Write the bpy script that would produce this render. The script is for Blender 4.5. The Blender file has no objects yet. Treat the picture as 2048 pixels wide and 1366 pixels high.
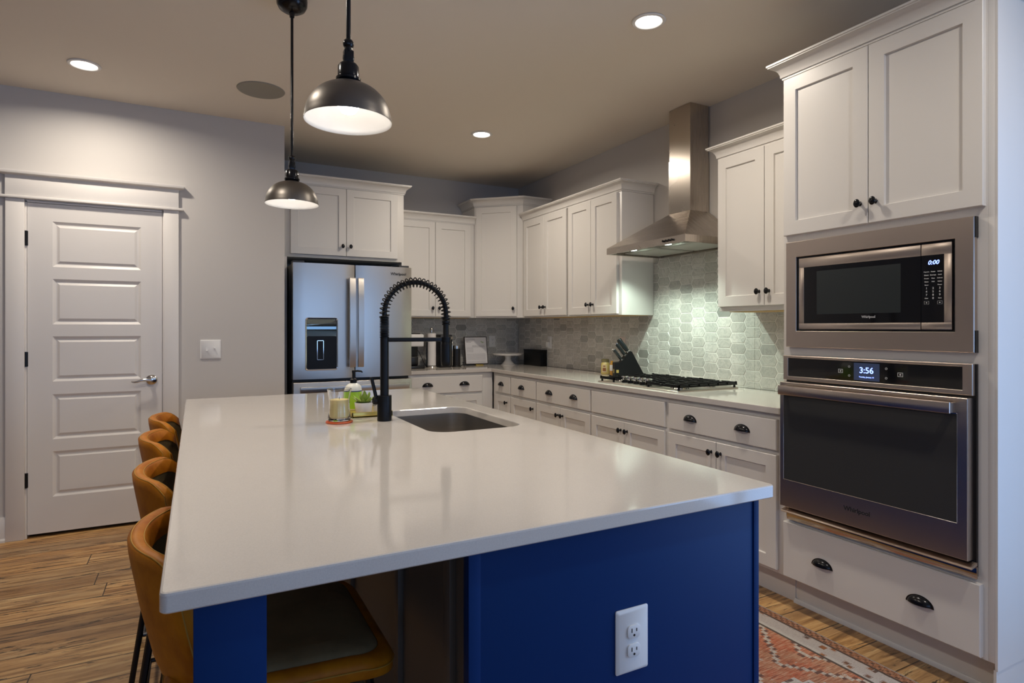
import bpy, bmesh, math, random
from mathutils import Vector, Matrix
random.seed(7)
PI = math.pi
SC = bpy.context.scene
COL = SC.collection

# ------------------------------------------------------------------ camera
cam_d = bpy.data.cameras.new('camera')
cam_d.sensor_width = 36.0
cam_d.lens = 1202.17 / 2048 * 36.0
cam_d.shift_y = -(683 - 655.4) / 2048
cam_d.clip_start = 0.05
cam = bpy.data.objects.new('camera', cam_d)
COL.objects.link(cam)
cam.location = (0, 0, 1.285)
cam.rotation_euler = (PI / 2, 0, -math.radians(27.77))
SC.camera = cam

# ------------------------------------------------------------------ view + sky
SC.view_settings.view_transform = 'Standard'
SC.view_settings.look = 'None'
SC.view_settings.gamma = 1.0
SC.view_settings.use_curve_mapping = False
SC.view_settings.exposure = 0.0
w = bpy.data.worlds.new('sky')
SC.world = w
w.use_nodes = True
wn = w.node_tree.nodes
bg = wn['Background']
bg.inputs['Color'].default_value = (0.34, 0.565, 1.0, 1)
bg.inputs['Strength'].default_value = 3.8

LAMP = (1.0, 0.90, 0.77)
DOWN_W = 13.0
PEND_W = 6.5
HOOD_W = 20.0

def link(o):
    COL.objects.link(o)
    return o

def portal(name, loc, rot, sx, sy):
    d = bpy.data.lights.new(name, 'AREA')
    d.shape = 'RECTANGLE'; d.size = sx; d.size_y = sy
    d.cycles.is_portal = True
    o = link(bpy.data.objects.new(name, d)); o.location = loc; o.rotation_euler = rot
    return o

# window openings of the unseen end of the room: (centre, half width, z0, z1)
RWIN = (-0.35, 1.0, 0.12, 2.25)              # in the right wall, along y
BWINS = ((-2.3, 0.6, 0.75, 2.2), (0.3, 0.75, 0.75, 2.2), (2.2, 0.6, 0.75, 2.2))   # in the wall behind, along x
YB0 = -4.2
portal('window_portal', (3.06, RWIN[0], (RWIN[2] + RWIN[3]) / 2), (0, PI / 2, 0), RWIN[3] - RWIN[2], 2 * RWIN[1])
for c_, h_, a_, b_ in BWINS:
    portal('window_portal', (c_, YB0 - 0.06, (a_ + b_) / 2), (PI / 2, 0, 0), 2 * h_, b_ - a_)

# ------------------------------------------------------------------ materials
def mat(name, color=(.8, .8, .8), rough=.5, metal=0.0, emit=None, estr=0.0, spec=None, coat=0.0, trans=0.0, ior=None):
    m = bpy.data.materials.new(name); m.use_nodes = True
    b = m.node_tree.nodes['Principled BSDF']
    b.inputs['Base Color'].default_value = (*color, 1)
    b.inputs['Roughness'].default_value = rough
    b.inputs['Metallic'].default_value = metal
    if spec is not None: b.inputs['Specular IOR Level'].default_value = spec
    if coat: b.inputs['Coat Weight'].default_value = coat; b.inputs['Coat Roughness'].default_value = .08
    if trans: b.inputs['Transmission Weight'].default_value = trans
    if ior: b.inputs['IOR'].default_value = ior
    if emit: b.inputs['Emission Color'].default_value = (*emit, 1); b.inputs['Emission Strength'].default_value = estr
    return m

class NT:
    def __init__(s, m):
        s.t = m.node_tree; s.b = s.t.nodes['Principled BSDF']
    def n(s, typ, **kw):
        x = s.t.nodes.new(typ)
        for k, v in kw.items(): setattr(x, k, v)
        return x
    def l(s, a, b): s.t.links.new(a, b)
    def coords(s, scale=(1, 1, 1), which='Object', loc=(0, 0, 0), rot=(0, 0, 0)):
        tc = s.n('ShaderNodeTexCoord'); mp = s.n('ShaderNodeMapping')
        mp.inputs['Scale'].default_value = scale; mp.inputs['Location'].default_value = loc; mp.inputs['Rotation'].default_value = rot
        s.l(tc.outputs[which], mp.inputs[0]); return mp.outputs[0]
    def noise(s, co, scale, detail=4, rough=.55, dist=0):
        x = s.n('ShaderNodeTexNoise'); s.l(co, x.inputs['Vector'])
        x.inputs['Scale'].default_value = scale; x.inputs['Detail'].default_value = detail
        x.inputs['Roughness'].default_value = rough; x.inputs['Distortion'].default_value = dist
        return x.outputs['Fac']
    def ramp(s, fac, stops, interp='LINEAR'):
        x = s.n('ShaderNodeValToRGB'); s.l(fac, x.inputs[0]); r = x.color_ramp; r.interpolation = interp
        while len(r.elements) < len(stops): r.elements.new(.5)
        for e, (p, c) in zip(r.elements, stops): e.position = p; e.color = (*c, 1) if len(c) == 3 else c
        return x.outputs[0]
    def mix(s, fac, a, b, mode='MIX'):
        x = s.n('ShaderNodeMix', data_type='RGBA', blend_type=mode)
        for i, v in ((0, fac), (6, a), (7, b)):
            if hasattr(v, 'is_linked') or hasattr(v, 'links'): s.l(v, x.inputs[i])
            elif isinstance(v, (int, float)): x.inputs[i].default_value = v
            else: x.inputs[i].default_value = (*v, 1)
        return x.outputs[2]
    def m(s, op, a, b=0.0, c=None):
        x = s.n('ShaderNodeMath', operation=op)
        for i, v in ((0, a), (1, b), (2, c)):
            if v is None: continue
            if hasattr(v, 'links'): s.l(v, x.inputs[i])
            else: x.inputs[i].default_value = v
        return x.outputs[0]
    def bump(s, h, strength=.2, dist=.002):
        x = s.n('ShaderNodeBump'); x.inputs['Strength'].default_value = strength; x.inputs['Distance'].default_value = dist
        s.l(h, x.inputs['Height']); s.l(x.outputs[0], s.b.inputs['Normal'])
    def color(s, c): s.l(c, s.b.inputs['Base Color'])

def paint(name, col, rough, bump=.04, scale=180):
    m = mat(name, col, rough); t = NT(m); co = t.coords()
    t.bump(t.noise(co, scale, 2), bump, .001)
    return m

M = {}
M['wall'] = paint('wall_paint', (.58, .55, .52), .7, .08, 260)
M['ceiling'] = paint('ceiling_paint', (.76, .695, .61), .9, .06, 300)
M['trim'] = paint('trim_paint', (.74, .705, .67), .38)
M['cab'] = paint('cabinet_paint', (.72, .69, .65), .36)
M['navy'] = paint('navy_paint', (.0010, .024, .115), .5)
M['navy'].node_tree.nodes['Principled BSDF'].inputs['Specular IOR Level'].default_value = .14
M['kneeshade'] = paint('navy_warm_shade', (.115, .098, .080), .5)  # navy knee wall with its warm light and shade put into the colour
M['black'] = mat('black_metal', (.012, .012, .014), .2, .5)
M['matte'] = mat('matte_black', (.004, .004, .0045), .38, spec=.22)
M['plastic'] = mat('black_plastic', (.008, .008, .009), .35)
M['glossblack'] = mat('black_glass', (.006, .006, .007), .06, 0, spec=.55)
M['ovenglass'] = mat('oven_glass', (.045, .044, .041), .16, 0, spec=.5)
M['white'] = mat('white_plastic', (.78, .77, .75), .35)
M['ceramic'] = mat('white_ceramic', (.80, .77, .73), .2)
M['chrome'] = mat('chrome', (.80, .80, .80), .06, 1)
M['nickel'] = mat('satin_nickel', (.62, .60, .57), .16, 1)
M['gold'] = mat('gold_tray', (.62, .46, .12), .3, .6)
M['ply'] = mat('plywood', (.55, .36, .14), .6)
M['void'] = mat('near_black', (.02, .02, .02), .8)  # plain near-black, used on the board behind the door
M['lens'] = mat('lamp_lens', (1, 1, 1), .4, emit=(1, .93, .85), estr=9)
M['bulb'] = mat('bulb_glow', (1, 1, 1), .4, emit=(1, .92, .84), estr=12)
M['hoodlens'] = mat('hood_lamp', (1, 1, 1), .4, emit=(.80, 1, .85), estr=14)
M['digit'] = mat('lit_digits', (.1, .1, .3), .4, emit=(.22, .32, 1.0), estr=3.2)
M['screen'] = mat('lit_screen', (.02, .03, .08), .1, emit=(.08, .11, .20), estr=.22)
M['print'] = mat('white_print', (.62, .62, .60), .5)
M['logo'] = mat('dark_print', (.02, .02, .02), .4)
M['greylogo'] = mat('silver_print', (.55, .55, .55), .35)
M['shadein'] = mat('white_enamel', (.62, .61, .59), .35)

def steel(name, col, rough, sx, sz, bump=0, aniso=.5):
    m = mat(name, col, rough, 1); t = NT(m)
    co = t.coords((sx, sx if sx < sz else sz, sz))
    f = t.noise(co, 1.0, 3, .6)
    t.l(t.ramp(f, [(.3, (rough - .025,) * 3), (.7, (rough + .025,) * 3)]), t.b.inputs['Roughness'])
    t.b.inputs['Anisotropic'].default_value = aniso
    return m
M['steel'] = steel('brushed_steel', (.57, .49, .43), .30, 3, 900)
M['fridge'] = steel('brushed_fridge_steel', (.58, .545, .50), .30, 3, 900)
M['sink'] = steel('sink_steel', (.58, .55, .51), .24, 3, 500)
M['hood'] = steel('hood_steel', (.54, .485, .43), .27, 900, 3)

def quartz(name, col, rough):
    m = mat(name, col, rough, coat=.25); t = NT(m); co = t.coords()
    f = t.noise(co, 420, 2, .6)
    a = t.ramp(f, [(.3, tuple(c * .93 for c in col)), (.6, col), (.8, tuple(min(1, c * 1.05) for c in col))])
    g = t.noise(co, 6, 4, .5)
    t.color(t.mix(t.ramp(g, [(.4, (0, 0, 0)), (.75, (.18,) * 3)]), a, tuple(c * .9 for c in col)))
    return m
M['quartz'] = quartz('quartz', (.64, .595, .545), .09)

def leather(name, col, dark):
    m = mat(name, col, .48, spec=.18); t = NT(m); co = t.coords()
    f = t.noise(co, 9, 4, .6)
    t.color(t.ramp(f, [(.3, dark), (.62, col)]))
    t.bump(t.noise(co, 240, 3), .15, .001)
    return m
M['tan'] = leather('tan_leather', (.50, .180, .007), (.29, .078, .003))
M['olive'] = leather('grey_leather', (.22, .165, .085), (.15, .11, .055))
M['thread'] = mat('gold_thread', (.42, .22, .03), .7)

def floor_mat():
    m = mat('oak_planks', (.4, .25, .12), .42); t = NT(m)
    co = t.coords()
    sx_ = t.n('ShaderNodeSeparateXYZ'); t.l(co, sx_.inputs[0])
    wn_ = t.n('ShaderNodeTexWhiteNoise', noise_dimensions='1D'); t.l(t.m('FLOOR', t.m('DIVIDE', sx_.outputs[1], .165)), wn_.inputs['W'])
    cb_ = t.n('ShaderNodeCombineXYZ'); t.l(t.m('ADD', sx_.outputs[0], t.m('MULTIPLY', wn_.outputs['Value'], 1.25)), cb_.inputs[0]); t.l(sx_.outputs[1], cb_.inputs[1])
    br = t.n('ShaderNodeTexBrick'); t.l(cb_.outputs[0], br.inputs['Vector'])
    br.offset = 0.0; br.offset_frequency = 2
    for k, v in (('Color1', (0, 0, 0, 1)), ('Color2', (1, 1, 1, 1)), ('Mortar', (.5, .5, .5, 1)), ('Scale', 1.0), ('Mortar Size', .0026), ('Mortar Smooth', .1), ('Bias', 0.0), ('Brick Width', 1.25), ('Row Height', .165)):
        br.inputs[k].default_value = v
    sep = t.n('ShaderNodeSeparateColor'); t.l(br.outputs['Color'], sep.inputs[0])
    rnd = sep.outputs[0]
    # shift grain per plank
    comb = t.n('ShaderNodeCombineXYZ')
    t.l(t.m('MULTIPLY', rnd, 37.0), comb.inputs[0]); t.l(t.m('MULTIPLY', rnd, 11.0), comb.inputs[1])
    add = t.n('ShaderNodeVectorMath', operation='ADD'); t.l(co, add.inputs[0]); t.l(comb.outputs[0], add.inputs[1])
    def st(sc):
        mp = t.n('ShaderNodeMapping'); mp.inputs['Scale'].default_value = sc; t.l(add.outputs[0], mp.inputs[0]); return mp.outputs[0]
    grain = t.noise(st((1.3, 15, 1)), 1.6, 7, .68, 1.0)
    base = t.ramp(grain, [(.33, (.10, .050, .018)), (.42, (.33, .180, .066)), (.53, (.54, .325, .135)), (.66, (.70, .49, .235))])
    tone = t.ramp(rnd, [(0, (.66, .60, .56)), (.35, (1, 1, 1)), (.65, (1.08, .96, .80)), (1, (.74, .72, .74))])
    c = t.mix(1.0, base, tone, 'MULTIPLY')
    broad = t.noise(st((.9, 5, 1)), 1.3, 3, .6, .5)
    c = t.mix(t.ramp(broad, [(.42, (0, 0, 0)), (.72, (.55,) * 3)]), c, (.25, .155, .085))
    knots = t.noise(st((3.6, 26, 1)), 1.0, 5, .7, 1.2)
    c = t.mix(t.ramp(knots, [(.57, (0, 0, 0)), (.625, (.92,) * 3)]), c, (.035, .022, .012))
    c = t.mix(br.outputs['Fac'], c, (.05, .03, .015))
    t.color(c)
    t.bump(t.m('SUBTRACT', grain, t.m('MULTIPLY', br.outputs['Fac'], 1.5)), .12, .002)
    return m
M['floor'] = floor_mat()

def tile_mat():
    m = mat('marble_tile', (.5, .5, .48), .25); t = NT(m); co = t.coords()
    at = t.n('ShaderNodeAttribute', attribute_name='tint')
    sp = t.n('ShaderNodeSeparateColor'); t.l(at.outputs['Color'], sp.inputs[0])
    base = t.ramp(sp.outputs[0], [(0, (.24, .235, .215)), (.12, (.40, .39, .36)), (.5, (.54, .52, .475)), (1, (.66, .635, .585))])
    comb = t.n('ShaderNodeCombineXYZ')
    t.l(t.m('MULTIPLY', sp.outputs[1], 30.0), comb.inputs[0]); t.l(t.m('MULTIPLY', sp.outputs[2], 30.0), comb.inputs[2])
    add = t.n('ShaderNodeVectorMath', operation='ADD'); t.l(co, add.inputs[0]); t.l(comb.outputs[0], add.inputs[1])
    v = t.noise(add.outputs[0], 11, 6, .65, 2.2)
    c = t.mix(t.ramp(v, [(.46, (0, 0, 0)), (.50, (.45,) * 3), (.54, (0, 0, 0))]), base, (.22, .22, .21))
    cl = t.noise(add.outputs[0], 5, 3)
    c = t.mix(t.ramp(cl, [(.4, (0, 0, 0)), (.75, (.5,) * 3)]), c, (.42, .41, .37))
    t.color(c); return m
M['tile'] = tile_mat()
M['grout'] = mat('grout', (.74, .72, .67), .8)

def rug_mat(hx, hy):
    m = mat('rug_weave', (.5, .3, .2), .95); t = NT(m); co = t.coords()
    s = t.n('ShaderNodeSeparateXYZ'); t.l(co, s.inputs[0])
    X, Y = s.outputs[0], s.outputs[1]
    dx = t.m('SUBTRACT', hx, t.m('ABSOLUTE', X)); dy = t.m('SUBTRACT', hy, t.m('ABSOLUTE', Y))
    d = t.m('MINIMUM', dx, dy)
    weave = t.noise(t.coords((60, 500, 1)), 1.0, 2, .6)
    blot = t.noise(co, 7, 4, .65)
    fine = t.noise(t.coords((14, 170, 1)), 1.0, 4, .75)
    field = t.mix(t.ramp(blot, [(.35, (0, 0, 0)), (.62, (1, 1, 1))]), (.42, .075, .022), (.34, .15, .075))
    field = t.mix(t.ramp(fine, [(.50, (0, 0, 0)), (.62, (.8,) * 3)]), field, (.55, .34, .22))
    field = t.mix(t.ramp(fine, [(.38, (.85,) * 3), (.46, (0, 0, 0))]), field, (.13, .035, .02))
    # stepped cream medallions down the runner
    yy = t.m('PINGPONG', t.m('ADD', Y, 5.0), .30)
    q = t.m('ADD', t.m('MULTIPLY', t.m('FLOOR', t.m('MULTIPLY', t.m('ABSOLUTE', X), 28)), 1 / 28), t.m('MULTIPLY', t.m('FLOOR', t.m('MULTIPLY', yy, 28)), 1 / 28))
    med = t.ramp(q, [(0, (.10, .03, .02)), (.05, (.50, .44, .38)), (.11, (.06, .04, .03)), (.125, (.46, .40, .35)), (.19, (.07, .04, .03)), (.205, (0, 0, 0, 0))], 'CONSTANT')
    medmask = t.ramp(q, [(0, (1, 1, 1)), (.205, (0, 0, 0))], 'CONSTANT')
    c = t.mix(medmask, field, med)
    # small motifs
    vo = t.n('ShaderNodeTexVoronoi', distance='MANHATTAN'); t.l(co, vo.inputs['Vector']); vo.inputs['Scale'].default_value = 15
    mot = t.ramp(vo.outputs['Distance'], [(0, (1, 1, 1)), (.10, (0, 0, 0)), (.15, (1, 1, 1)), (.19, (0, 0, 0))], 'CONSTANT')
    c = t.mix(t.m('MULTIPLY', mot, t.m('GREATER_THAN', d, .165)), c, (.42, .36, .30))
    # stepped outline bands around the medallions
    q2 = t.m('ADD', t.m('MULTIPLY', t.m('FLOOR', t.m('MULTIPLY', t.m('ABSOLUTE', X), 55)), 1 / 55), t.m('MULTIPLY', t.m('FLOOR', t.m('MULTIPLY', yy, 70)), .8 / 70))
    md = t.m('MODULO', q2, .135)
    band = t.ramp(fine, [(.40, (.30,) * 3), (.5, (1, 1, 1))])
    c = t.mix(t.m('MULTIPLY', t.m('LESS_THAN', md, .030), band), c, (.09, .04, .03))
    c = t.mix(t.m('MULTIPLY', t.m('MULTIPLY', t.m('LESS_THAN', md, .024), t.m('GREATER_THAN', md, .007)), band), c, (.48, .40, .33))
    # cream border band with dark + rust motifs
    vb = t.n('ShaderNodeTexVoronoi', distance='CHEBYCHEV'); t.l(co, vb.inputs['Vector']); vb.inputs['Scale'].default_value = 24
    bm_ = t.mix(t.ramp(vb.outputs['Distance'], [(0, (1, 1, 1)), (.20, (0, 0, 0)), (.26, (1, 1, 1)), (.30, (0, 0, 0))], 'CONSTANT'), (.45, .40, .36), t.mix(t.ramp(blot, [(.45, (0, 0, 0)), (.55, (1, 1, 1))]), (.28, .10, .03), (.09, .06, .05)))
    c = t.mix(t.m('LESS_THAN', d, .15), c, bm_)
    ch = t.n('ShaderNodeTexChecker'); t.l(t.coords((70, 70, 1)), ch.inputs[0]); ch.inputs['Scale'].default_value = 1
    ch.inputs[1].default_value = (.05, .03, .02, 1); ch.inputs[2].default_value = (.40, .20, .12, 1)
    for lo, hi, colr in ((.140, .152, (.06, .04, .03)), (.046, .056, (.06, .04, .03)), (.0, .006, (.30, .27, .25))):
        c = t.mix(t.m('MULTIPLY', t.m('GREATER_THAN', d, lo), t.m('LESS_THAN', d, hi)), c, colr)
    c = t.mix(t.m('MULTIPLY', t.m('GREATER_THAN', d, .006), t.m('LESS_THAN', d, .046)), c, t.mix(t.ramp(fine, [(.45, (0, 0, 0)), (.55, (1, 1, 1))]), ch.outputs[0], (.30, .12, .05)))
    c = t.mix(t.ramp(weave, [(.4, (0, 0, 0)), (.7, (.35,) * 3)]), c, (.14, .09, .07))
    t.color(c); t.bump(weave, .4, .003)
    return m

# ------------------------------------------------------------------ mesh helpers
class B:
    """collects shapes into one bmesh"""
    def __init__(s): s.bm = bmesh.new()
    def verts(s, pts): return [s.bm.verts.new(p) for p in pts]
    def face(s, vs):
        try: return s.bm.faces.new(vs)
        except ValueError: return None
    def box(s, x0, x1, y0, y1, z0, z1, bev=0.0, seg=2):
        if x1 < x0: x0, x1 = x1, x0
        if y1 < y0: y0, y1 = y1, y0
        v = s.verts([(x, y, z) for z in (z0, z1) for y in (y0, y1) for x in (x0, x1)])
        fs = [s.face([v[i] for i in f]) for f in ((0, 2, 3, 1), (4, 5, 7, 6), (0, 1, 5, 4), (2, 6, 7, 3), (0, 4, 6, 2), (1, 3, 7, 5))]
        if bev:
            es = list({e for f in fs for e in f.edges})
            bmesh.ops.bevel(s.bm, geom=es, offset=bev, segments=seg, profile=.5, affect='EDGES')
        return s
    def loops(s, rings, closed=True, cap0=True, cap1=True):
        """skin a list of equal-length rings"""
        R = [s.verts(r) for r in rings]; n = len(R[0])
        for a, b in zip(R, R[1:]):
            for i in range(n if closed else n - 1):
                j = (i + 1) % n
                s.face([a[i], a[j], b[j], b[i]])
        if closed and cap0: s.face(list(reversed(R[0])))
        if closed and cap1: s.face(R[-1])
        return s
    def lathe(s, prof, c=(0, 0, 0), n=32, M=None, sx=1, sy=1, cap=None):
        """prof: (r, z) list; r==0 ends allowed"""
        rings = []
        for r, z in prof:
            ring = [Vector((max(r, 1e-5) * math.cos(2 * PI * i / n) * sx, max(r, 1e-5) * math.sin(2 * PI * i / n) * sy, z)) for i in range(n)]
            if M is not None: ring = [M @ p for p in ring]
            rings.append([p + Vector(c) for p in ring])
        if prof[0][0] > 0 and prof[-1][0] > 0 and cap is None:      # a ring: close the section, leave the hole open
            rings.append(rings[0]); return s.loops(rings, cap0=False, cap1=False)
        return s.loops(rings)
    def cyl(s, p0, p1, r0, r1=None, n=20):
        r1 = r0 if r1 is None else r1
        p0 = Vector(p0); p1 = Vector(p1); d = p1 - p0; q = d.to_track_quat('Z', 'Y')
        rings = []
        for p, r in ((p0, r0), (p1, r1)):
            rings.append([p + q @ Vector((r * math.cos(2 * PI * i / n), r * math.sin(2 * PI * i / n), 0)) for i in range(n)])
        return s.loops(rings)
    def tube(s, pts, r, n=10, sx=1.0, sy=1.0, up=None):
        pts = [Vector(p) for p in pts]; rings = []
        t0 = (pts[1] - pts[0]).normalized()
        ref = Vector(up) if up else (Vector((0, 0, 1)) if abs(t0.z) < .9 else Vector((1, 0, 0)))
        u = (ref - t0 * ref.dot(t0)).normalized()
        for i, p in enumerate(pts):
            t = (pts[min(i + 1, len(pts) - 1)] - pts[max(i - 1, 0)]).normalized()
            u = (u - t * u.dot(t)).normalized(); v = t.cross(u)
            rr = r[i] if isinstance(r, (list, tuple)) else r
            rings.append([p + u * (rr * sx * math.cos(2 * PI * k / n)) + v * (rr * sy * math.sin(2 * PI * k / n)) for k in range(n)])
        return s.loops(rings)
    def ball(s, c, rx, ry=None, rz=None, n=16, m=10):
        ry = rx if ry is None else ry; rz = rx if rz is None else rz
        rings = []
        for j in range(m + 1):
            a = PI * j / m; rr = max(math.sin(a), 1e-4)
            rings.append([(c[0] + rx * rr * math.cos(2 * PI * i / n), c[1] + ry * rr * math.sin(2 * PI * i / n), c[2] - rz * math.cos(a)) for i in range(n)])
        return s.loops(rings)
    def prism(s, poly, axis, a, b):
        """poly of 2-tuples extruded along axis: 'x' -> (y,z), 'y' -> (x,z), 'z' -> (x,y)"""
        def P(p, t): return {'x': (t, p[0], p[1]), 'y': (p[0], t, p[1]), 'z': (p[0], p[1], t)}[axis]
        return s.loops([[P(p, a) for p in poly], [P(p, b) for p in poly]])
    def sweep(s, path, prof, closed=False):
        """prof (out, z) swept along an XY path; out is to the right of travel"""
        n = len(path); rings = []
        P = [Vector((p[0], p[1])) for p in path]
        for i, p in enumerate(P):
            d0 = (P[i] - P[i - 1]).normalized() if i > 0 else None
            d1 = (P[i + 1] - P[i]).normalized() if i < n - 1 else None
            n0 = Vector((d0.y, -d0.x)) if d0 else None; n1 = Vector((d1.y, -d1.x)) if d1 else None
            if n0 and n1:
                b = (n0 + n1).normalized(); nn = b / max(b.dot(n0), .2)
            else: nn = n0 or n1
            rings.append([(p.x + nn.x * o, p.y + nn.y * o, z) for o, z in prof])
        return s.loops(rings)
    def shaker(s, x0, x1, z0, z1, yf, th=.02, rail=.058, rec=.009, ch=.003):
        """door / drawer front: front face at y = yf, looking along +y"""
        yb = yf + th
        def ring(i, y): return [(x0 + i, y, z0 + i), (x1 - i, y, z0 + i), (x1 - i, y, z1 - i), (x0 + i, y, z1 - i)]
        rings = [ring(0, yb), ring(0, yf + .002), ring(.002, yf), ring(rail, yf), ring(rail + ch, yf + rec)]
        return s.loops(rings)
    def slab(s, x0, x1, z0, z1, yf, th=.02):
        yb = yf + th
        def ring(i, y): return [(x0 + i, y, z0 + i), (x1 - i, y, z0 + i), (x1 - i, y, z1 - i), (x0 + i, y, z1 - i)]
        return s.loops([ring(0, yb), ring(0, yf + .003), ring(.003, yf)])
    def text(s, body, size, loc, rot=(PI / 2, 0, 0), ext=.0004, align='CENTER', shear=0.0, bold=0.0, sx=1.0):
        cu = bpy.data.curves.new('lettering', 'FONT'); cu.body = body; cu.size = size; cu.extrude = ext; cu.align_x = align; cu.align_y = 'CENTER'; cu.shear = shear; cu.offset = bold
        cu.resolution_u = 3
        o = bpy.data.objects.new('lettering', cu)
        me = bpy.data.meshes.new_from_object(o)
        me.transform(Matrix.Translation(loc) @ Matrix.Rotation(rot[2], 4, 'Z') @ Matrix.Rotation(rot[1], 4, 'Y') @ Matrix.Rotation(rot[0], 4, 'X') @ Matrix.Diagonal((sx, 1, 1, 1)))
        s.bm.from_mesh(me)
        bpy.data.objects.remove(o); bpy.data.curves.remove(cu); bpy.data.meshes.remove(me)
        return s
    def xf(s, Mx): bmesh.ops.transform(s.bm, matrix=Mx, verts=s.bm.verts); return s

def rrect(x0, x1, y0, y1, r, n=6):
    pts = []
    for cx, cy, a in ((x1 - r, y0 + r, -PI / 2), (x1 - r, y1 - r, 0), (x0 + r, y1 - r, PI / 2), (x0 + r, y0 + r, PI)):
        for i in range(n + 1):
            t = a + PI / 2 * i / n
            pts.append((cx + r * math.cos(t), cy + r * math.sin(t)))
    return pts

ROOTM = {}
def root_of(o):
    while o.parent: o = o.parent
    return o

def obj(name, b, m, parent=None, world=False, smooth=35):
    bm = b.bm if isinstance(b, B) else b
    if world and parent is not None:
        r = root_of(parent)
        bmesh.ops.transform(bm, matrix=ROOTM[r.name].inverted(), verts=bm.verts)
    bmesh.ops.recalc_face_normals(bm, faces=bm.faces)
    me = bpy.data.meshes.new(name); bm.to_mesh(me); bm.free()
    me.materials.append(M[m] if isinstance(m, str) else m)
    if smooth:
        me.polygons.foreach_set('use_smooth', [True] * len(me.polygons))
        me.set_sharp_from_angle(angle=math.radians(smooth))
    o = link(bpy.data.objects.new(name, me))
    if parent is not None: o.parent = parent
    return o

def thing(name, label, cat, loc=(0, 0, 0), rz=0.0, group=None):
    o = link(bpy.data.objects.new(name, None)); o.empty_display_size = .05
    o.location = loc; o.rotation_euler = (0, 0, rz)
    o['label'] = label; o['category'] = cat
    if group: o['group'] = group
    ROOTM[o.name] = Matrix.Translation(loc) @ Matrix.Rotation(rz, 4, 'Z')
    return o

def tag(o, label, cat, group=None):
    o['label'] = label; o['category'] = cat
    if group: o['group'] = group
    return o

def struct(name, b, m, parent=None, smooth=35):
    o = obj(name, b, m, parent, smooth=smooth)
    if parent is None: o['kind'] = 'structure'
    return o

def dup(root, loc, rz=None, label=None):
    r = root.copy(); link(r); r.location = loc
    if rz is not None: r.rotation_euler = (0, 0, rz)
    if label: r['label'] = label
    for ch in root.children:
        c = ch.copy(); link(c); c.parent = r
        for g in ch.children:
            d = g.copy(); link(d); d.parent = c
    return r

# ------------------------------------------------------------------ room shell
XR, YB, YD, ZC, XL = 3.0, 5.55, 4.615, 2.743, -4.2
struct('floor', B().box(XL - .1, XR + .1, YB0 - .1, YB + .1, -.05, 0), 'floor')
struct('ceiling', B().box(XL - .1, XR + .1, YB0 - .1, YB + .1, ZC, ZC + .05), 'ceiling')
struct('wall_back', B().box(.47, XR + .1, YB, YB + .1, 0, ZC), 'wall')
DX0, DX1, DZ = -.915, -.187, 2.058        # door opening in the door wall
b = B()
b.box(XL, DX0, YD, YD + .1, 0, ZC); b.box(DX1, .57, YD, YD + .1, 0, ZC); b.box(DX0, DX1, YD, YD + .1, DZ, ZC)
b.box(.47, .57, YD + .1, YB, 0, ZC)
struct('wall_door', b, 'wall', smooth=0)
b = B(); c, h, z0, z1 = RWIN
b.box(XR, XR + .1, c + h, YB, 0, ZC); b.box(XR, XR + .1, YB0, c - h, 0, ZC)
b.box(XR, XR + .1, c - h, c + h, 0, z0); b.box(XR, XR + .1, c - h, c + h, z1, ZC)
struct('wall_right', b, 'wall', smooth=0)
struct('wall_left', B().box(XL - .1, XL, YB0, YD, 0, ZC), 'wall')
b = B(); xs = [XL]
for c, h, z0, z1 in BWINS:
    b.box(xs[-1], c - h, YB0 - .1, YB0, 0, ZC); b.box(c - h, c + h, YB0 - .1, YB0, 0, z0); b.box(c - h, c + h, YB0 - .1, YB0, z1, ZC); xs.append(c + h)
b.box(xs[-1], XR, YB0 - .1, YB0, 0, ZC)
struct('wall_rear', b, 'wall', smooth=0)
k = 1
def window(b0):
    global k
    struct('window_%d' % k, b0, 'trim'); k += 1
c, h, z0, z1 = RWIN
b = B()
for y in (c - h, c, c + h): b.box(XR + .02, XR + .07, y - .035, y + .035, z0, z1)
for z in (z0, z1 - .07): b.box(XR + .02, XR + .07, c - h, c + h, z, z + .07)
window(b)
for c, h, z0, z1 in BWINS:
    b = B()
    for x in (c - h, c + h): b.box(x - .04, x + .04, YB0 - .07, YB0 + .015, z0 - .04, z1 + .04)
    for z in (z0, (z0 + z1) / 2, z1): b.box(c - h, c + h, YB0 - .07, YB0 + .015, z - .035, z + .035)
    window(b)

# door with five raised panels
d = B(); x0, x1 = -.906, -.196; z0, z1 = .022, 2.048; yf = 4.612
PX0, PX1 = -.782, -.315
pz_ = [(.240, .520), (.595, .873), (.952, 1.231), (1.306, 1.586), (1.661, 1.941)]
d.box(x0, x1, yf + .012, yf + .04, z0, z1)
d.box(x0, PX0, yf, yf + .012, z0, z1); d.box(PX1, x1, yf, yf + .012, z0, z1)
zs = [z0] + [z for p in pz_ for z in p] + [z1]
for a, bb in zip(zs[::2], zs[1::2]): d.box(PX0, PX1, yf, yf + .012, a, bb)
for a, bb in pz_:
    def ring(i, y): return [(PX0 + i, y, a + i), (PX1 - i, y, a + i), (PX1 - i, y, bb - i), (PX0 + i, y, bb - i)]
    d.loops([ring(0, yf + .0005), ring(.016, yf + .010), ring(.022, yf + .010), ring(.036, yf + .002)], cap0=False)
door = struct('door_1', d, 'trim', smooth=25)
door['label'] = 'white five-panel interior door in the grey wall'
hd = B()
ry = Matrix.Rotation(PI / 2, 4, 'X')
hd.lathe([(.0, 0), (.033, 0), (.032, .008), (.022, .014), (.012, .016), (.011, .045), (.0, .046)], (-.255, yf, .943), 28, ry)
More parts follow.
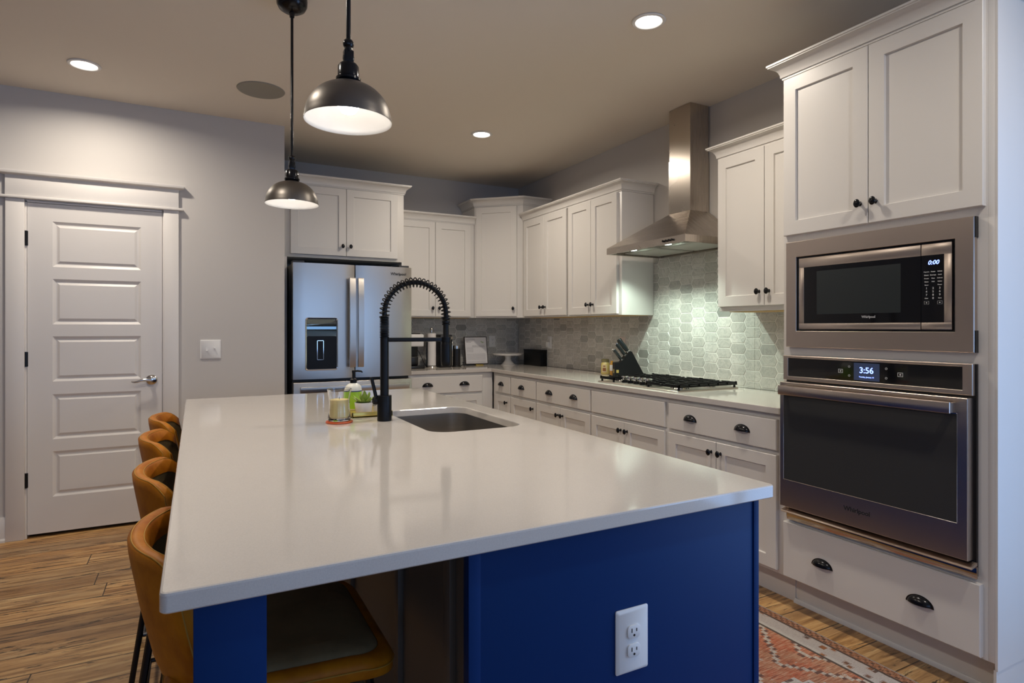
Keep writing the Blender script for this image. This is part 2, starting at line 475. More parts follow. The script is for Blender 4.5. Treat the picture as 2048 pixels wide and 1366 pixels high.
hd.tube([(-.255, yf - .045, .943), (-.28, yf - .05, .947), (-.31, yf - .05, .944), (-.335, yf - .048, .935), (-.352, yf - .046, .933), (-.366, yf - .044, .937)], [.011, .010, .008, .007, .0065, .004], 10)
struct('handle', hd, 'nickel', door)
for z in (.355, 1.093, 1.83):
    struct('hinge', B().cyl((-.911, yf - .004, z - .045), (-.911, yf - .004, z + .045), .007, n=12).box(-.916, -.902, yf - .001, yf + .002, z - .044, z + .044), 'black', door)
struct('latch_plate', B().box(-.1975, -.1945, yf + .004, yf + .03, .91, .98), 'black', door)

# casing with header
cy0, cy1 = 4.594, YD
t = B()
t.box(-1.008, -.917, cy0, cy1, 0, 2.066, .002); t.box(-.187, -.099, cy0, cy1, 0, 2.066, .002)
struct('trim_1', t, 'trim')
t = B()
t.box(-1.035, -.073, 4.575, cy1, 2.066, 2.082, .004)
t.box(-1.009, -.099, cy0 - .004, cy1, 2.082, 2.212, .002)
t.sweep([(-1.009, cy1), (-1.009, cy0 - .004), (-.099, cy0 - .004), (-.099, cy1)], [(0, 2.205), (-.0, 2.205), (.028, 2.212), (.034, 2.224), (.034, 2.230), (0, 2.230)])
struct('trim_2', t, 'trim')
j = B()
j.box(-.917, -.908, YD - .003, YD + .1, 0, 2.058); j.box(-.194, -.185, YD - .003, YD + .1, 0, 2.058); j.box(-.917, -.185, YD - .003, YD + .1, 2.051, 2.062)
struct('trim_3', j, 'trim')
struct('wall_closet', B().box(-1.0, -.1, YD + .1, YD + .12, 0, 2.2), 'void')
bb_prof = [(0, 0), (.026, 0), (.026, .012), (.018, .022), (.016, .022), (.016, .135), (.010, .148), (0, .148)]
struct('baseboard_door', B().sweep([(XL, YD), (-1.008, YD)], bb_prof), 'trim')
struct('baseboard_recess', B().sweep([(-.099, YD), (.57, YD)], bb_prof), 'trim')

# ------------------------------------------------------------------ backsplash
def backsplash(name, rects, place):
    """rects: list of (s0, s1, z0, z1); place(s, z, out) -> world point"""
    PW, PH, G = .112, .066, .0040
    bm = bmesh.new(); col = bm.loops.layers.float_color.new('tint')
    W, Pn = .129, .017
    def clip(poly, ax, lim, keep_less):
        out = []
        for i in range(len(poly)):
            p, q = poly[i], poly[(i + 1) % len(poly)]
            pin = (p[ax] <= lim) if keep_less else (p[ax] >= lim); qin = (q[ax] <= lim) if keep_less else (q[ax] >= lim)
            if pin: out.append(p)
            if pin != qin:
                tt = (lim - p[ax]) / (q[ax] - p[ax]); out.append((p[0] + (q[0] - p[0]) * tt, p[1] + (q[1] - p[1]) * tt))
        return out
    S0 = min(r[0] for r in rects); S1 = max(r[1] for r in rects); ZT = max(r[3] for r in rects)
    g = G / 2
    for i in range(-1, int((S1 - S0) / PW) + 2):
        for jz in range(-1, int((ZT - .9) / PH) + 3):
            cx = S0 + i * PW; cz = .914 + jz * PH + (PH / 2 if i % 2 else 0) + .01
            tint = (min(1, max(0, random.gauss(.62, .25))), random.random(), random.random(), 1)
            for (s0, s1, z0, z1) in rects:
                hw = W / 2 - g; hh = PH / 2 - g
                poly = [(cx - hw, cz), (cx - hw + Pn, cz - hh), (cx + hw - Pn, cz - hh), (cx + hw, cz), (cx + hw - Pn, cz + hh), (cx - hw + Pn, cz + hh)]
                for ax, lim, kl in ((0, s0, False), (0, s1, True), (1, z0, False), (1, z1, True)):
                    if poly: poly = clip(poly, ax, lim, kl)
                if len(poly) < 3: continue
                mx = sum(p[0] for p in poly) / len(poly); mz = sum(p[1] for p in poly) / len(poly)
                inner = [(mx + (p[0] - mx) * .97, mz + (p[1] - mz) * .95) for p in poly]
                A = [bm.verts.new(place(p[0], p[1], .004)) for p in poly]; Bv = [bm.verts.new(place(p[0], p[1], .0065)) for p in inner]
                n = len(A); fs = []
                for q in range(n): fs.append(bm.faces.new([A[q], A[(q + 1) % n], Bv[(q + 1) % n], Bv[q]]))
                fs.append(bm.faces.new(Bv))
                for f in fs:
                    for lp in f.loops: lp[col] = tint
    o = struct(name, bm, 'tile', smooth=0)
    gb = B()
    for (s0, s1, z0, z1) in rects:
        pts = [place(s, z, ot) for ot in (0.0005, .0045) for s, z in ((s0, z0), (s1, z0), (s1, z1), (s0, z1))]
        gb.loops([pts[:4], pts[4:]])
    struct('grout', gb, 'grout', o, smooth=0)
backsplash('wall_tile_back', [(1.562, 2.99, .915, 1.378)], lambda s, z, o: (s, YB - o, z))
backsplash('wall_tile_right', [(1.877, 2.533, .915, 1.378), (2.533, 3.442, .915, 1.84), (3.442, 5.541, .915, 1.378)], lambda s, z, o: (XR - o, s, z))

# ------------------------------------------------------------------ cabinets
# local frame of a cabinet: X to the right as you face it, Y into the wall, Z up; face frame at Y = 0
CROWN = [(0, 0), (.006, 0), (.006, .010), (.012, .010), (.013, .022), (.018, .036), (.028, .050), (.042, .058), (.050, .060), (.050, .064), (.055, .066), (.055, .074), (0, .074)]
def knob(x, y, z, parent):
    Mx = Matrix.Rotation(PI / 2, 4, 'X')
    b = B().lathe([(0, 0), (.0085, 0), (.0085, .002), (.0055, .005), (.005, .014), (.009, .017), (.0145, .021), (.0155, .025), (.013, .029), (.007, .0315), (0, .032)], (x, y, z), 20, Mx, .85, 1.12)
    return obj('knob', b, 'black', parent)
def cup_pull(x, y, z, parent):
    b = B(); a, h, dp = .043, .030, .026
    n, m_ = 20, 8
    def surf(k_, a, h, dp):
        return [[(x + a * math.cos(PI * i / n) * math.cos(PI / 2 * j / m_), y - dp * math.sin(PI / 2 * j / m_), z - .012 + h * math.sin(PI * i / n) * math.cos(PI / 2 * j / m_)) for i in range(n + 1)] for j in range(m_ + 1)]
    R = [b.verts(r) for r in surf(0, a, h, dp)]
    R2 = [b.verts(r) for r in surf(0, a - .003, h - .003, dp - .003)]
    for S in (R, R2):
        for r0, r1 in zip(S, S[1:]):
            for i in range(n): b.face([r0[i], r0[i + 1], r1[i + 1], r1[i]])
    for i in range(m_):
        b.face([R[i][0], R[i + 1][0], R2[i + 1][0], R2[i][0]]); b.face([R[i][n], R[i + 1][n], R2[i + 1][n], R2[i][n]])
    fl = [(x + (a + .006) * math.cos(PI * i / n), z - .016 + (h + .006) * math.sin(PI * i / n)) for i in range(n + 1)]
    b.prism(fl, 'y', y, y - .0025)
    return obj('cup_pull', b, 'black', parent)

def base_cabinet(name, label, loc, rz, W, fronts, D=.575, group='grey-white base cabinets', extra=None, z0=.139, toe=.08):
    t = thing(name, label, 'cabinet', loc, rz, group)
    b = B().box(0, W, 0, D, z0, .882, .0015)
    obj('body', b, 'cab', t)
    obj('toe_kick', B().box(0, W, toe, toe + .016, 0, z0), 'cab', t)
    for f in fronts:
        kind, x0, x1, za, zb = f[:5]
        if kind == 'drawer':
            o = obj('drawer', B().slab(x0, x1, za, zb, -.02), 'cab', t)
            for px in f[5]: cup_pull(px, -.02, (za + zb) / 2 + .004, o)
        else:
            o = obj('door', B().shaker(x0, x1, za, zb, -.02), 'cab', t)
            for px in f[5]: knob(px, -.02, f[6] if len(f) > 6 else zb - .055, o)
    return t
DR = (.712, .857); DO = (.157, .690); R90 = -PI / 2
XF = 2.41
def dd(y0, y1, split=True):
    pass
# right run, from the oven tower towards the corner
base_cabinet('base_cabinet', 'base cabinet with two cup pulls next to the oven tower', (XF, 2.640, 0), R90, .765,
    [('drawer', .018, .738, *DR, (.188, .541)), ('door', .018, .371, *DO, (.371 - .03,)), ('door', .374, .738, *DO, (.374 + .03,))])
base_cabinet('base_cabinet', 'base cabinet under the gas cooktop with plain pull-less top panel', (XF, 3.387, 0), R90, .747,
    [('drawer', .008, .732, *DR, ()), ('door', .008, .362, *DO, (.332,)), ('door', .365, .732, *DO, (.395,))])
base_cabinet('base_cabinet', 'base cabinet with two cup pulls left of the cooktop cabinet', (XF, 4.132, 0), R90, .745,
    [('drawer', .006, .736, *DR, (.20, .536)), ('door', .006, .362, *DO, (.332,)), ('door', .365, .736, *DO, (.395,))])
base_cabinet('base_cabinet', 'narrow base cabinet with one cup pull, second from the inside corner', (XF, 4.572, 0), R90, .440,
    [('drawer', .010, .434, *DR, (.20,)), ('door', .010, .434, *DO, (.434 - .04,))])
base_cabinet('base_cabinet', 'narrowest base cabinet with one cup pull at the inside corner', (XF, 4.935, 0), R90, .363,
    [('drawer', .067, .353, *DR, (.19,)), ('door', .067, .353, *DO, (.353 - .05,))])
# back run
YF = 4.955
base_cabinet('base_cabinet', 'base cabinet right of the fridge under the coffee maker', (1.567, YF, 0), 0, .841,
    [('drawer', .010, .729, *DR, (.208, .553)), ('door', .010, .365, *DO, (.335,)), ('door', .368, .729, *DO, (.398,))])

# worktop of the two runs (L-shape)
def plan_slab(outer, z0, z1, holes=(), ch=.003):
    """slab from a plan outline, with eased top edge and optional holes (lists of points)"""
    bm = bmesh.new()
    def inset(poly, dd_):
        n = len(poly); out = []
        for i in range(n):
            p0, p1, p2 = Vector(poly[i - 1]), Vector(poly[i]), Vector(poly[(i + 1) % n])
            a, c_ = (p1 - p0).normalized(), (p2 - p1).normalized()
            n0, n1 = Vector((-a.y, a.x)), Vector((-c_.y, c_.x)); bb_ = (n0 + n1)
            bb_ = bb_.normalized() if bb_.length > 1e-6 else n0
            q = p1 + bb_ * (dd_ / max(bb_.dot(n0), .3)); out.append((q.x, q.y))
        return out
    def ring(poly, z): return [bm.verts.new((p[0], p[1], z)) for p in poly]
    tops, bots = [], []
    for q, poly in enumerate([outer] + list(holes)):
        r0 = ring(inset(poly, ch * .6), z0); ra = ring(poly, z0 + ch * .6); r1 = ring(poly, z1 - ch); r1b = ring(inset(poly, ch * .3), z1 - ch * .3); r2 = ring(inset(poly, ch), z1)
        n = len(poly)
        for lo, hi in ((r0, ra), (ra, r1), (r1, r1b), (r1b, r2)):
            for i in range(n): bm.faces.new([lo[i], lo[(i + 1) % n], hi[(i + 1) % n], hi[i]])
        tops.append(r2); bots.append(r0)
    for grp in (tops, bots):
        es = []
        for r in grp:
            for i in range(len(r)):
                e = bm.edges.get((r[i], r[(i + 1) % len(r)])); es.append(e)
        bmesh.ops.triangle_fill(bm, edges=es, use_beauty=True)
    return bm
cf = 2.383; cb = 4.93
outer = [(1.565, 5.543), (1.565, cb), (cf, cb)]
outer += [(cf, 1.89)] + [(cf + .012 - .012 * math.cos(a), 1.89 - .012 * math.sin(a)) for a in (.5, 1.0, PI / 2)] + [(2.992, 1.878), (2.992, 5.543)]
wt = thing('countertop', 'pale quartz worktop along the back and right walls', 'countertop', (2.0, 5.2, .884))
obj('slab', plan_slab(outer, .884, .914), 'quartz', wt, world=True, smooth=20)

def upper_cabinet(name, label, loc, rz, W, D, z0, z1, doors, crown=None, group='white shaker wall cabinets', ply=True):
    """doors: (x0,x1,z0,z1,knob_x or None)"""
    t = thing(name, label, 'cabinet', loc, rz, group)
    b = B().box(0, W, 0, D, z0 + .0, z1, .0015)
    obj('body', b, 'cab', t)
    for x0, x1, za, zb, kx in doors:
        o = obj('door', B().shaker(x0, x1, za, zb, -.02), 'cab', t)
        if kx is not None: knob(kx, -.02, za + .075, o)
    if ply: obj('bottom_panel', B().box(.03, W - .03, .05, D - .02, z0 - .004, z0 - .0005), 'ply', t)
    if crown:
        obj('crown', B().sweep(crown, [(o_, z1 - .006 + zz) for o_, zz in CROWN]), 'cab', t)
    return t
# sweep is to the right of travel; travelling +X along the front puts 'out' at -Y
# right wall uppers: (face frame x = 2.70)
D1 = .292
upper_cabinet('upper_cabinet', 'white wall cabinet beside the tall corner cabinet, double shaker doors', (2.70, 4.880, 0), R90, .755, D1, 1.377, 2.272,
    [(.018, .376, 1.389, 2.262, .376 - .03), (.379, .737, 1.389, 2.262, .379 + .03)], [(-.018, 0), (.755, 0)])
upper_cabinet('upper_cabinet', 'white wall cabinet on the left of the steel hood, double shaker doors', (2.70, 4.124, 0), R90, .684, D1, 1.377, 2.272,
    [(.010, .326, 1.387, 2.262, .326 - .03), (.329, .648, 1.387, 2.262, .329 + .03)], [(0, 0), (.684, 0), (.684, D1)])
upper_cabinet('upper_cabinet', 'white wall cabinet between the steel hood and the oven tower', (2.70, 2.535, 0), R90, .656, D1, 1.379, 2.265,
    [(.006, .326, 1.405, 2.255, .326 - .03), (.329, .650, 1.405, 2.255, .329 + .03)], [(0, D1), (0, 0), (.656, 0)])
# back wall upper
upper_cabinet('upper_cabinet', 'white wall cabinet between fridge cabinet and tall corner cabinet', (1.567, 5.245, 0), 0, .786, .30, 1.379, 2.268,
    [(.018, .387, 1.39, 2.258, .387 - .03), (.390, .742, 1.39, 2.258, .390 + .03)], [(0, 0), (.790, 0)])
# diagonal corner cabinet
A, Bp = Vector((2.356, 5.243)), Vector((2.702, 4.913))
ang = math.atan2(Bp.y - A.y, Bp.x - A.x); Wd = (Bp - A).length
t = thing('corner_cabinet', 'tall white diagonal cabinet filling the room corner', 'cabinet', (A.x, A.y, 0), ang, 'white shaker wall cabinets')
z0, z1 = 1.379, 2.437
plan = [(A.x, A.y), (Bp.x, Bp.y), (2.992, 4.913), (2.992, 5.542), (2.356, 5.542)]
obj('body', B().prism(plan, 'z', z0, z1), 'cab', t, world=True)
o = obj('door', B().shaker(.02, Wd - .055, 1.392, 2.425, -.02), 'cab', t); knob(Wd - .085, -.02, 1.465, o)
obj('crown', B().sweep([(2.356, 5.542), (A.x, A.y), (Bp.x, Bp.y), (2.992, 4.913)], [(o_, z1 - .006 + zz) for o_, zz in CROWN]), 'cab', t, world=True)
# fridge enclosure cabinet
yfc = 4.94
t = thing('fridge_cabinet', 'deep white cabinet above the fridge with two doors and side panels', 'cabinet', (.60, yfc, 0), 0, 'white shaker wall cabinets')
b = B().box(0, .963, 0, .60, 1.838, 2.415, .0015)
b.box(0, .028, 0, .60, 0, 1.838); b.box(.945, .963, 0, .60, 0, 1.838)
obj('body', b, 'cab', t)
for x0, x1, kx in ((.052, .478, .448), (.481, .905, .511)):
    o = obj('door', B().shaker(x0, x1, 1.862, 2.404, -.02), 'cab', t); knob(kx, -.02, 1.94, o)
obj('crown', B().sweep([(0, 0), (.963, 0), (.963, .60)], [(o_, 2.409 + zz) for o_, zz in CROWN]), 'cab', t)

# ------------------------------------------------------------------ oven tower
TW = .83
t = thing('oven_tower', 'tall white cabinet housing the microwave and wall oven', 'cabinet', (XF, 1.875, 0), R90)
b = B()
b.box(0, .02, 0, .58, .139, 2.435); b.box(TW - .02, TW, 0, .58, .139, 2.435, .001)
b.box(0, .02, .085, .58, 0, .139); b.box(TW - .02, TW, .085, .58, 0, .139)
b.box(.02, TW - .02, .56, .58, 0, 2.435)
b.box(.02, .05, 0, .02, .139, 2.435); b.box(.762, TW - .02, 0, .02, .139, 2.435)
for za, zb in ((.139, .452), (1.135, 1.215), (1.655, 1.72), (2.40, 2.435)): b.box(.05, .762, 0, .02, za, zb)
for za in (.40, 1.165, 1.69, 2.415): b.box(.02, TW - .02, .02, .56, za, za + .018)
obj('body', b, 'cab', t)
b = B().box(.02, TW - .0, .08, .096, 0, .139)
b.sweep([(.0, .08), (TW - .0, .08)], [(0, 0), (.014, 0), (.014, .006), (.006, .018), (0, .018)])
obj('toe_kick', b, 'cab', t)
obj('side_trim', B().box(TW + .0002, TW + .008, 0, .575, .115, 2.43).box(TW - .004, TW + .004, 0, .575, 0, .1155).sweep([(TW + .004, .0), (TW + .004, .58)], [(0, 0), (.014, 0), (.014, .008), (.006, .02), (0, .02)]), 'cab', t)
for x0, x1, kx in ((.012, .403, .403 - .030), (.406, .803, .406 + .030)):
    o = obj('door', B().shaker(x0, x1, 1.705, 2.420, -.02, rail=.062), 'cab', t); knob(kx, -.02, 1.788, o)
o = obj('drawer', B().slab(.010, .795, .147, .398, -.02), 'cab', t)
cup_pull(.205, -.02, .268, o); cup_pull(.600, -.02, .268, o)
obj('crown', B().sweep([(0, .58), (0, 0), (TW, 0), (TW, .58)], [(o_, 2.429 + zz) for o_, zz in CROWN]), 'cab', t)

def ring_frame(b, x0, x1, z0, z1, y0, y1, ix0, ix1, iz0, iz1, r=.004):
    """rectangular frame with a rectangular opening, front at y0"""
    def q(a, c_, e, f, y): return [(a, y, e), (c_, y, e), (c_, y, f), (a, y, f)]
    O, I = q(x0, x1, z0, z1, 0), q(ix0, ix1, iz0, iz1, 0)
    def at(R, y, d=0, s=1):
        cx = (R[0][0] + R[1][0]) / 2; cz = (R[0][2] + R[2][2]) / 2
        return [(p[0] + (d if p[0] < cx else -d) * s, y, p[2] + (d if p[2] < cz else -d) * s) for p in R]
    b.loops([at(I, y1), at(O, y1), at(O, y0 + .002), at(O, y0, .002), at(I, y0, -.001), at(I, y0 + .001), at(I, y1)], cap0=False, cap1=False)
    return b

# microwave with trim kit (same local frame as the tower)
t = thing('microwave', 'built-in stainless microwave with trim frame above the oven', 'microwave', (XF, 1.875, 0), R90)
f0 = -.022
obj('trim_frame', ring_frame(B(), .027, .778, 1.198, 1.672, f0, -.0015, .080, .718, 1.270, 1.602), 'steel', t)
obj('body', B().box(.075, .715, -.0005, .42, 1.262, 1.612), 'plastic', t)
obj('surround', ring_frame(B(), .0802, .7178, 1.2702, 1.6018, -.012, -.001, .089, .708, 1.276, 1.595), 'glossblack', t)
mx0, mx1, mz0, mz1 = .0905, .7065, 1.2775, 1.5935
sp = .603
b = B()
g0, g1, gz0, gz1 = .116, .681, 1.304, 1.552
ring_frame(b, mx0, sp - .001, mz0, mz1, -.019, -.001, g0, sp - .001 + .0, gz0, gz1)
obj('door', B().box(mx0, sp - .0012, -.018, -.001, gz1, mz1, .001).box(mx0, sp - .0012, -.018, -.001, mz0, gz0, .001).box(mx0, g0, -.018, -.001, gz0, gz1, .001), 'steel', t)
b.bm.free()
dr_ = [c_ for c_ in t.children if c_.name.startswith('door')][0]
obj('door_glass', B().box(g0, sp - .0008, -.0172, -.002, gz0, gz1), 'glossblack', dr_)
M['mesh'] = mat('microwave_mesh', (.018, .024, .026), .3)
obj('window_mesh', B().box(.178, .530, -.0179, -.0170, 1.343, 1.531), 'mesh', dr_)
obj('logo', B().text('Whirlpool', .014, (.405, -.0178, 1.3285), sx=.95, bold=.0002), 'greylogo', dr_)
cp = obj('control_panel', B().box(sp + .0012, mx1, -.018, -.001, gz1, mz1, .001).box(sp + .0012, mx1, -.018, -.001, mz0, gz0, .001).box(g1, mx1, -.018, -.001, gz0, gz1, .001), 'steel', t)
obj('panel_glass', B().box(sp + .0008, g1, -.0172, -.002, gz0, gz1), 'glossblack', cp)
obj('clock_digits', B().text('0:00', .022, (.645, -.0176, 1.524), shear=.25, bold=.0003), 'digit', cp)
kb = B()
kx_ = (.622, .6445, .667)
rows = [('Popcorn', 'Potato', 'Reheat'), ('Dinner', 'Beverage', 'Cook'), ('Frozen', 'Pizza', 'Defrost'), ('Steam', 'Melt', 'Soften'), ('Timer', '', 'Power'), ('1', '2', '3'), ('4', '5', '6'), ('7', '8', '9'), ('Clear', '0', 'Start')]
for i, row in enumerate(rows):
    for x_, s_ in zip(kx_, row):
        if s_: kb.text(s_, .0105 if s_.isdigit() else .0055, (x_, -.0176, 1.491 - i * .0122), bold=.00015)
for x_ in (kx_[0], kx_[2]):
    z_ = 1.491 - 9 * .0122 - .004
    for r_ in ((x_ - .008, x_ + .008, z_ - .006, z_ - .0055), (x_ - .008, x_ + .008, z_ + .0055, z_ + .006), (x_ - .008, x_ - .0075, z_ - .006, z_ + .006), (x_ + .0075, x_ + .008, z_ - .006, z_ + .006)):
        kb.box(r_[0], r_[1], -.0178, -.0171, r_[2], r_[3])
    kb.box(x_ - .002, x_ + .002, -.0178, -.0171, z_ - .002, z_ + .002)
obj('key_lettering', kb, 'print', cp)
for za, zb in ((1.198, 1.275), (1.60, 1.672)): obj('side_gasket', B().box(.7782, .7815, f0 + .003, -.0005, za, zb), 'plastic', t)

# wall oven
t = thing('wall_oven', 'built-in stainless single wall oven with dark glass door below the microwave', 'oven', (XF, 1.875, 0), R90)
ox0, ox1 = .019, .777
obj('body', B().box(.052, .760, -.001, .50, .47, 1.13).box(ox0 + .004, ox1 + .004, -.012, -.001, .42, 1.158), 'plastic', t)
pn = obj('control_panel', ring_frame(B(), ox0, ox1, 1.049, 1.159, -.03, -.0125, .044, .745, 1.066, 1.148), 'steel', t)
obj('panel_glass', B().box(.0445, .7445, -.0285, -.0125, 1.0665, 1.1475), 'glossblack', pn)
obj('display', B().box(.352, .456, -.0292, -.0284, 1.072, 1.142), 'screen', pn)
obj('clock_digits', B().text('3:56', .034, (.404, -.0296, 1.112), bold=.0004).text('Tuesday, January 14', .0075, (.404, -.0296, 1.086)), 'digit', pn)
for x_, z_ in ((.295, 1.105), (.535, 1.105)):
    ic = B()
    ring_frame(ic, x_ - .010, x_ + .010, z_ - .008, z_ + .008, -.0292, -.0284, x_ - .009, x_ + .009, z_ - .007, z_ + .007)
    ic.box(x_ - .003, x_ + .003, -.0292, -.0284, z_ - .003, z_ + .003)
    obj('icon', ic, 'print', pn)
for x_, z_ in ((.332, 1.125), (.332, 1.088), (.482, 1.125), (.482, 1.088)):
    obj('icon', B().lathe([(.0045, 0), (.0045, .0008), (.003, .0008), (.003, 0)], (x_, -.0284, z_), 12, Matrix.Rotation(PI / 2, 4, 'X')), 'print', pn)
dz0, dz1 = .477, 1.040
dg = (.036, .738, .600, .985)
dr_ = obj('door', ring_frame(B(), .017, .771, dz0, dz1, -.050, -.0125, *dg), 'steel', t)
obj('door_glass', B().box(dg[0] + .0005, dg[1] - .0005, -.0488, -.013, dg[2] + .0005, dg[3] - .0005), 'ovenglass', dr_)
obj('glass_edge', ring_frame(B(), dg[0] - .002, dg[1] + .002, dg[2] - .002, dg[3], -.0508, -.0495, dg[0] + .001, dg[1] - .001, dg[2] + .001, dg[3] - .001), 'chrome', dr_)
hb = B().box(.036, .734, -.090, -.078, .985, 1.026, .003)
hb.box(.036, .048, -.080, -.049, .988, 1.022); hb.box(.722, .734, -.080, -.049, .988, 1.022)
obj('handle', hb, 'steel', dr_)
obj('logo', B().text('Whirlpool', .026, (.377, -.0506, .545), bold=.0005), 'logo', dr_)
M['bright'] = mat('bright_steel', (.50, .42, .35), .10, 1)
obj('vent_panel', B().box(.030, .785, -.020, -.012, .414, .456, .001), 'bright', t)
obj('vent_lip', B().loops([[(x_, y_, z_) for (y_, z_) in ((-.012, .470), (-.044, .460), (-.052, .455), (-.050, .451), (-.012, .459))] for x_ in (.022, .783)]), 'steel', t)

M['filter'] = mat('filter_mesh', (.45, .44, .41), .6, .6)
# ------------------------------------------------------------------ range hood
t = thing('range_hood', 'stainless chimney range hood on the right wall', 'range hood', (2.75, 2.99, 1.787))
cx0, cx1, cy0_, cy1_ = 2.508, 2.985, 2.612, 3.362
hx, hy0, hy1 = 2.822, 2.893, 3.092
b = B()
b.loops([[(cx0, cy0_, 1.787), (cx1, cy0_, 1.787), (cx1, cy1_, 1.787), (cx0, cy1_, 1.787)], [(cx0, cy0_, 1.829), (cx1, cy0_, 1.829), (cx1, cy1_, 1.829), (cx0, cy1_, 1.829)],
         [(hx, hy0, 2.045), (cx1, hy0, 2.045), (cx1, hy1, 2.045), (hx, hy1, 2.045)]], cap0=False)
i0 = .012
b.loops([[(cx0, cy0_, 1.787), (cx1, cy0_, 1.787), (cx1, cy1_, 1.787), (cx0, cy1_, 1.787)], [(cx0 + i0, cy0_ + i0, 1.787), (cx1 - i0, cy0_ + i0, 1.787), (cx1 - i0, cy1_ - i0, 1.787), (cx0 + i0, cy1_ - i0, 1.787)],
         [(cx0 + i0, cy0_ + i0, 1.806), (cx1 - i0, cy0_ + i0, 1.806), (cx1 - i0, cy1_ - i0, 1.806), (cx0 + i0, cy1_ - i0, 1.806)]], cap0=False)
bmesh.ops.remove_doubles(b.bm, verts=b.bm.verts, dist=1e-5)
obj('canopy', b, 'hood', t, world=True, smooth=20)
obj('chimney', B().box(hx, cx1, hy0, hy1, 2.045, 2.40).box(hx + .003, cx1, hy0 + .003, hy1 - .003, 2.40, 2.741), 'hood', t, world=True)
for yc in (2.807, 3.165):
    obj('filter', B().box(2.64, 2.95, yc - .165, yc + .165, 1.797, 1.8055).box(2.655, 2.935, yc - .15, yc + .15, 1.795, 1.797), 'filter', t, world=True)
for y_ in (2.836, 3.165):
    Lp = obj('lamp_lens', B().cyl((2.578, y_, 1.806), (2.578, y_, 1.7985), .024), 'hoodlens', t, world=True)
    d_ = bpy.data.lights.new('hood_lamp', 'SPOT'); d_.energy = HOOD_W; d_.color = (.80, 1.0, .86); d_.spot_size = math.radians(128); d_.spot_blend = .55; d_.shadow_soft_size = .012
    lo = link(bpy.data.objects.new('hood_lamp', d_)); lo.location = (2.585, y_, 1.79)
for i in range(4):
    y_ = 2.79 - i * .026
    obj('button', B().cyl((cx0, y_, 1.808), (cx0 - .012, y_, 1.808), .0065, n=12), 'black', t, world=True)

# ------------------------------------------------------------------ gas cooktop
kx0, kx1, ky0, ky1 = 2.435, 2.935, 2.600, 3.372
t = thing('cooktop', 'black gas cooktop with cast grates and chrome knobs on the worktop', 'cooktop', (2.685, 2.986, .914))
pl = rrect(kx0, kx1, ky0, ky1, .012)
pl2 = rrect(kx0 + .004, kx1 - .004, ky0 + .004, ky1 - .004, .010)
obj('tray', B().loops([[(p[0], p[1], .9145) for p in pl], [(p[0], p[1], .919) for p in pl], [(p[0], p[1], .922) for p in pl2]]), 'steel', t, world=True)
for bx, by, br_ in ((2.80, 3.285, .038), (2.58, 3.290, .032), (2.73, 3.055, .050), (2.80, 2.72, .036), (2.57, 2.72, .044)):
    bu = obj('burner', B().lathe([(0, 0), (br_ * 1.25, 0), (br_ * 1.2, .006), (br_, .009), (br_, .016), (0, .016)], (bx, by, .922), 28), 'nickel', t, world=True)
    obj('burner_cap', B().lathe([(0, 0), (br_ * .82, 0), (br_ * .86, .004), (br_ * .75, .008), (0, .009)], (bx, by, .9385), 28), 'matte', bu, world=True)
gz = .951
for (gy0, gy1, front) in ((3.215, 3.366, 2.455), (2.900, 3.208, 2.570), (2.606, 2.893, 2.455)):
    g = B(); bw = .0055
    xa, xb = front, 2.925
    for y_ in (gy0 + bw, gy1 - bw): g.box(xa, xb, y_ - bw, y_ + bw, gz - .014, gz - .002, .001)
    for x_ in (xa + bw, xb - bw): g.box(x_ - bw, x_ + bw, gy0, gy1, gz - .014, gz - .002, .001)
    nx = 6 if front < 2.5 else 5
    for i in range(nx + 1):
        x_ = xa + bw + (xb - xa - 2 * bw) * i / nx
        g.box(x_ - .0045, x_ + .0045, gy0, gy0 + (gy1 - gy0) * .40, gz - .010, gz + .004, .001)
        g.box(x_ - .0045, x_ + .0045, gy1 - (gy1 - gy0) * .40, gy1, gz - .010, gz + .004, .001)
        for y_ in (gy0, gy1 - .010): g.box(x_ - .005, x_ + .005, y_, y_ + .010, gz - .014, gz + .007, .001)
    ym = (gy0 + gy1) / 2
    g.box(xa, xb, ym - .0045, ym + .0045, gz - .010, gz + .003, .001)
    for x_ in (xa + .01, xb - .01):
        for y_ in (gy0 + .012, gy1 - .012): g.cyl((x_, y_, .922), (x_, y_, gz - .012), .007, n=10)
    obj('grate', g, 'matte', t, world=True)
for y_ in (3.172, 3.113, 3.054, 2.995, 2.936):
    kn = obj('knob', B().lathe([(0, 0), (.020, 0), (.019, .016), (.014, .018), (0, .018)], (2.515, y_, .922), 24), 'matte', t, world=True)
    obj('knob_grip', B().box(2.496, 2.534, y_ - .014, y_ + .014, .940, .966, .003), 'chrome', kn, world=True)

# ------------------------------------------------------------------ fridge
fy = 4.645
t = thing('refrigerator', 'stainless french-door fridge with black water dispenser', 'refrigerator', (1.085, 5.05, 0))
M['fgrey'] = mat('fridge_side', (.03, .03, .032), .45)
obj('body', B().box(.638, 1.534, 4.725, 5.46, .03, 1.765, .003).box(.64, .72, 4.70, 4.80, 1.765, 1.785).box(1.45, 1.53, 4.70, 4.80, 1.765, 1.785), 'fgrey', t, world=True)
def fdoor(x0, x1, z0, z1, parent, yfv=fy):
    n = 10; rings = []
    prof = []
    for i in range(n + 1):
        u = i / n; xx = x0 + (x1 - x0) * u
        bulge = .010 * (1 - (2 * u - 1) ** 2)
        prof.append((xx, yfv + .006 - bulge))
    prof = [(x0, 4.72)] + [(x0, yfv + .014)] + prof[1:-1] + [(x1, yfv + .014)] + [(x1, 4.72)]
    return obj('door', B().prism(prof, 'z', z0, z1), 'fridge', parent, world=True)
d1 = fdoor(.634, 1.083, .902, 1.766, t); d2 = fdoor(1.091, 1.538, .902, 1.766, t)
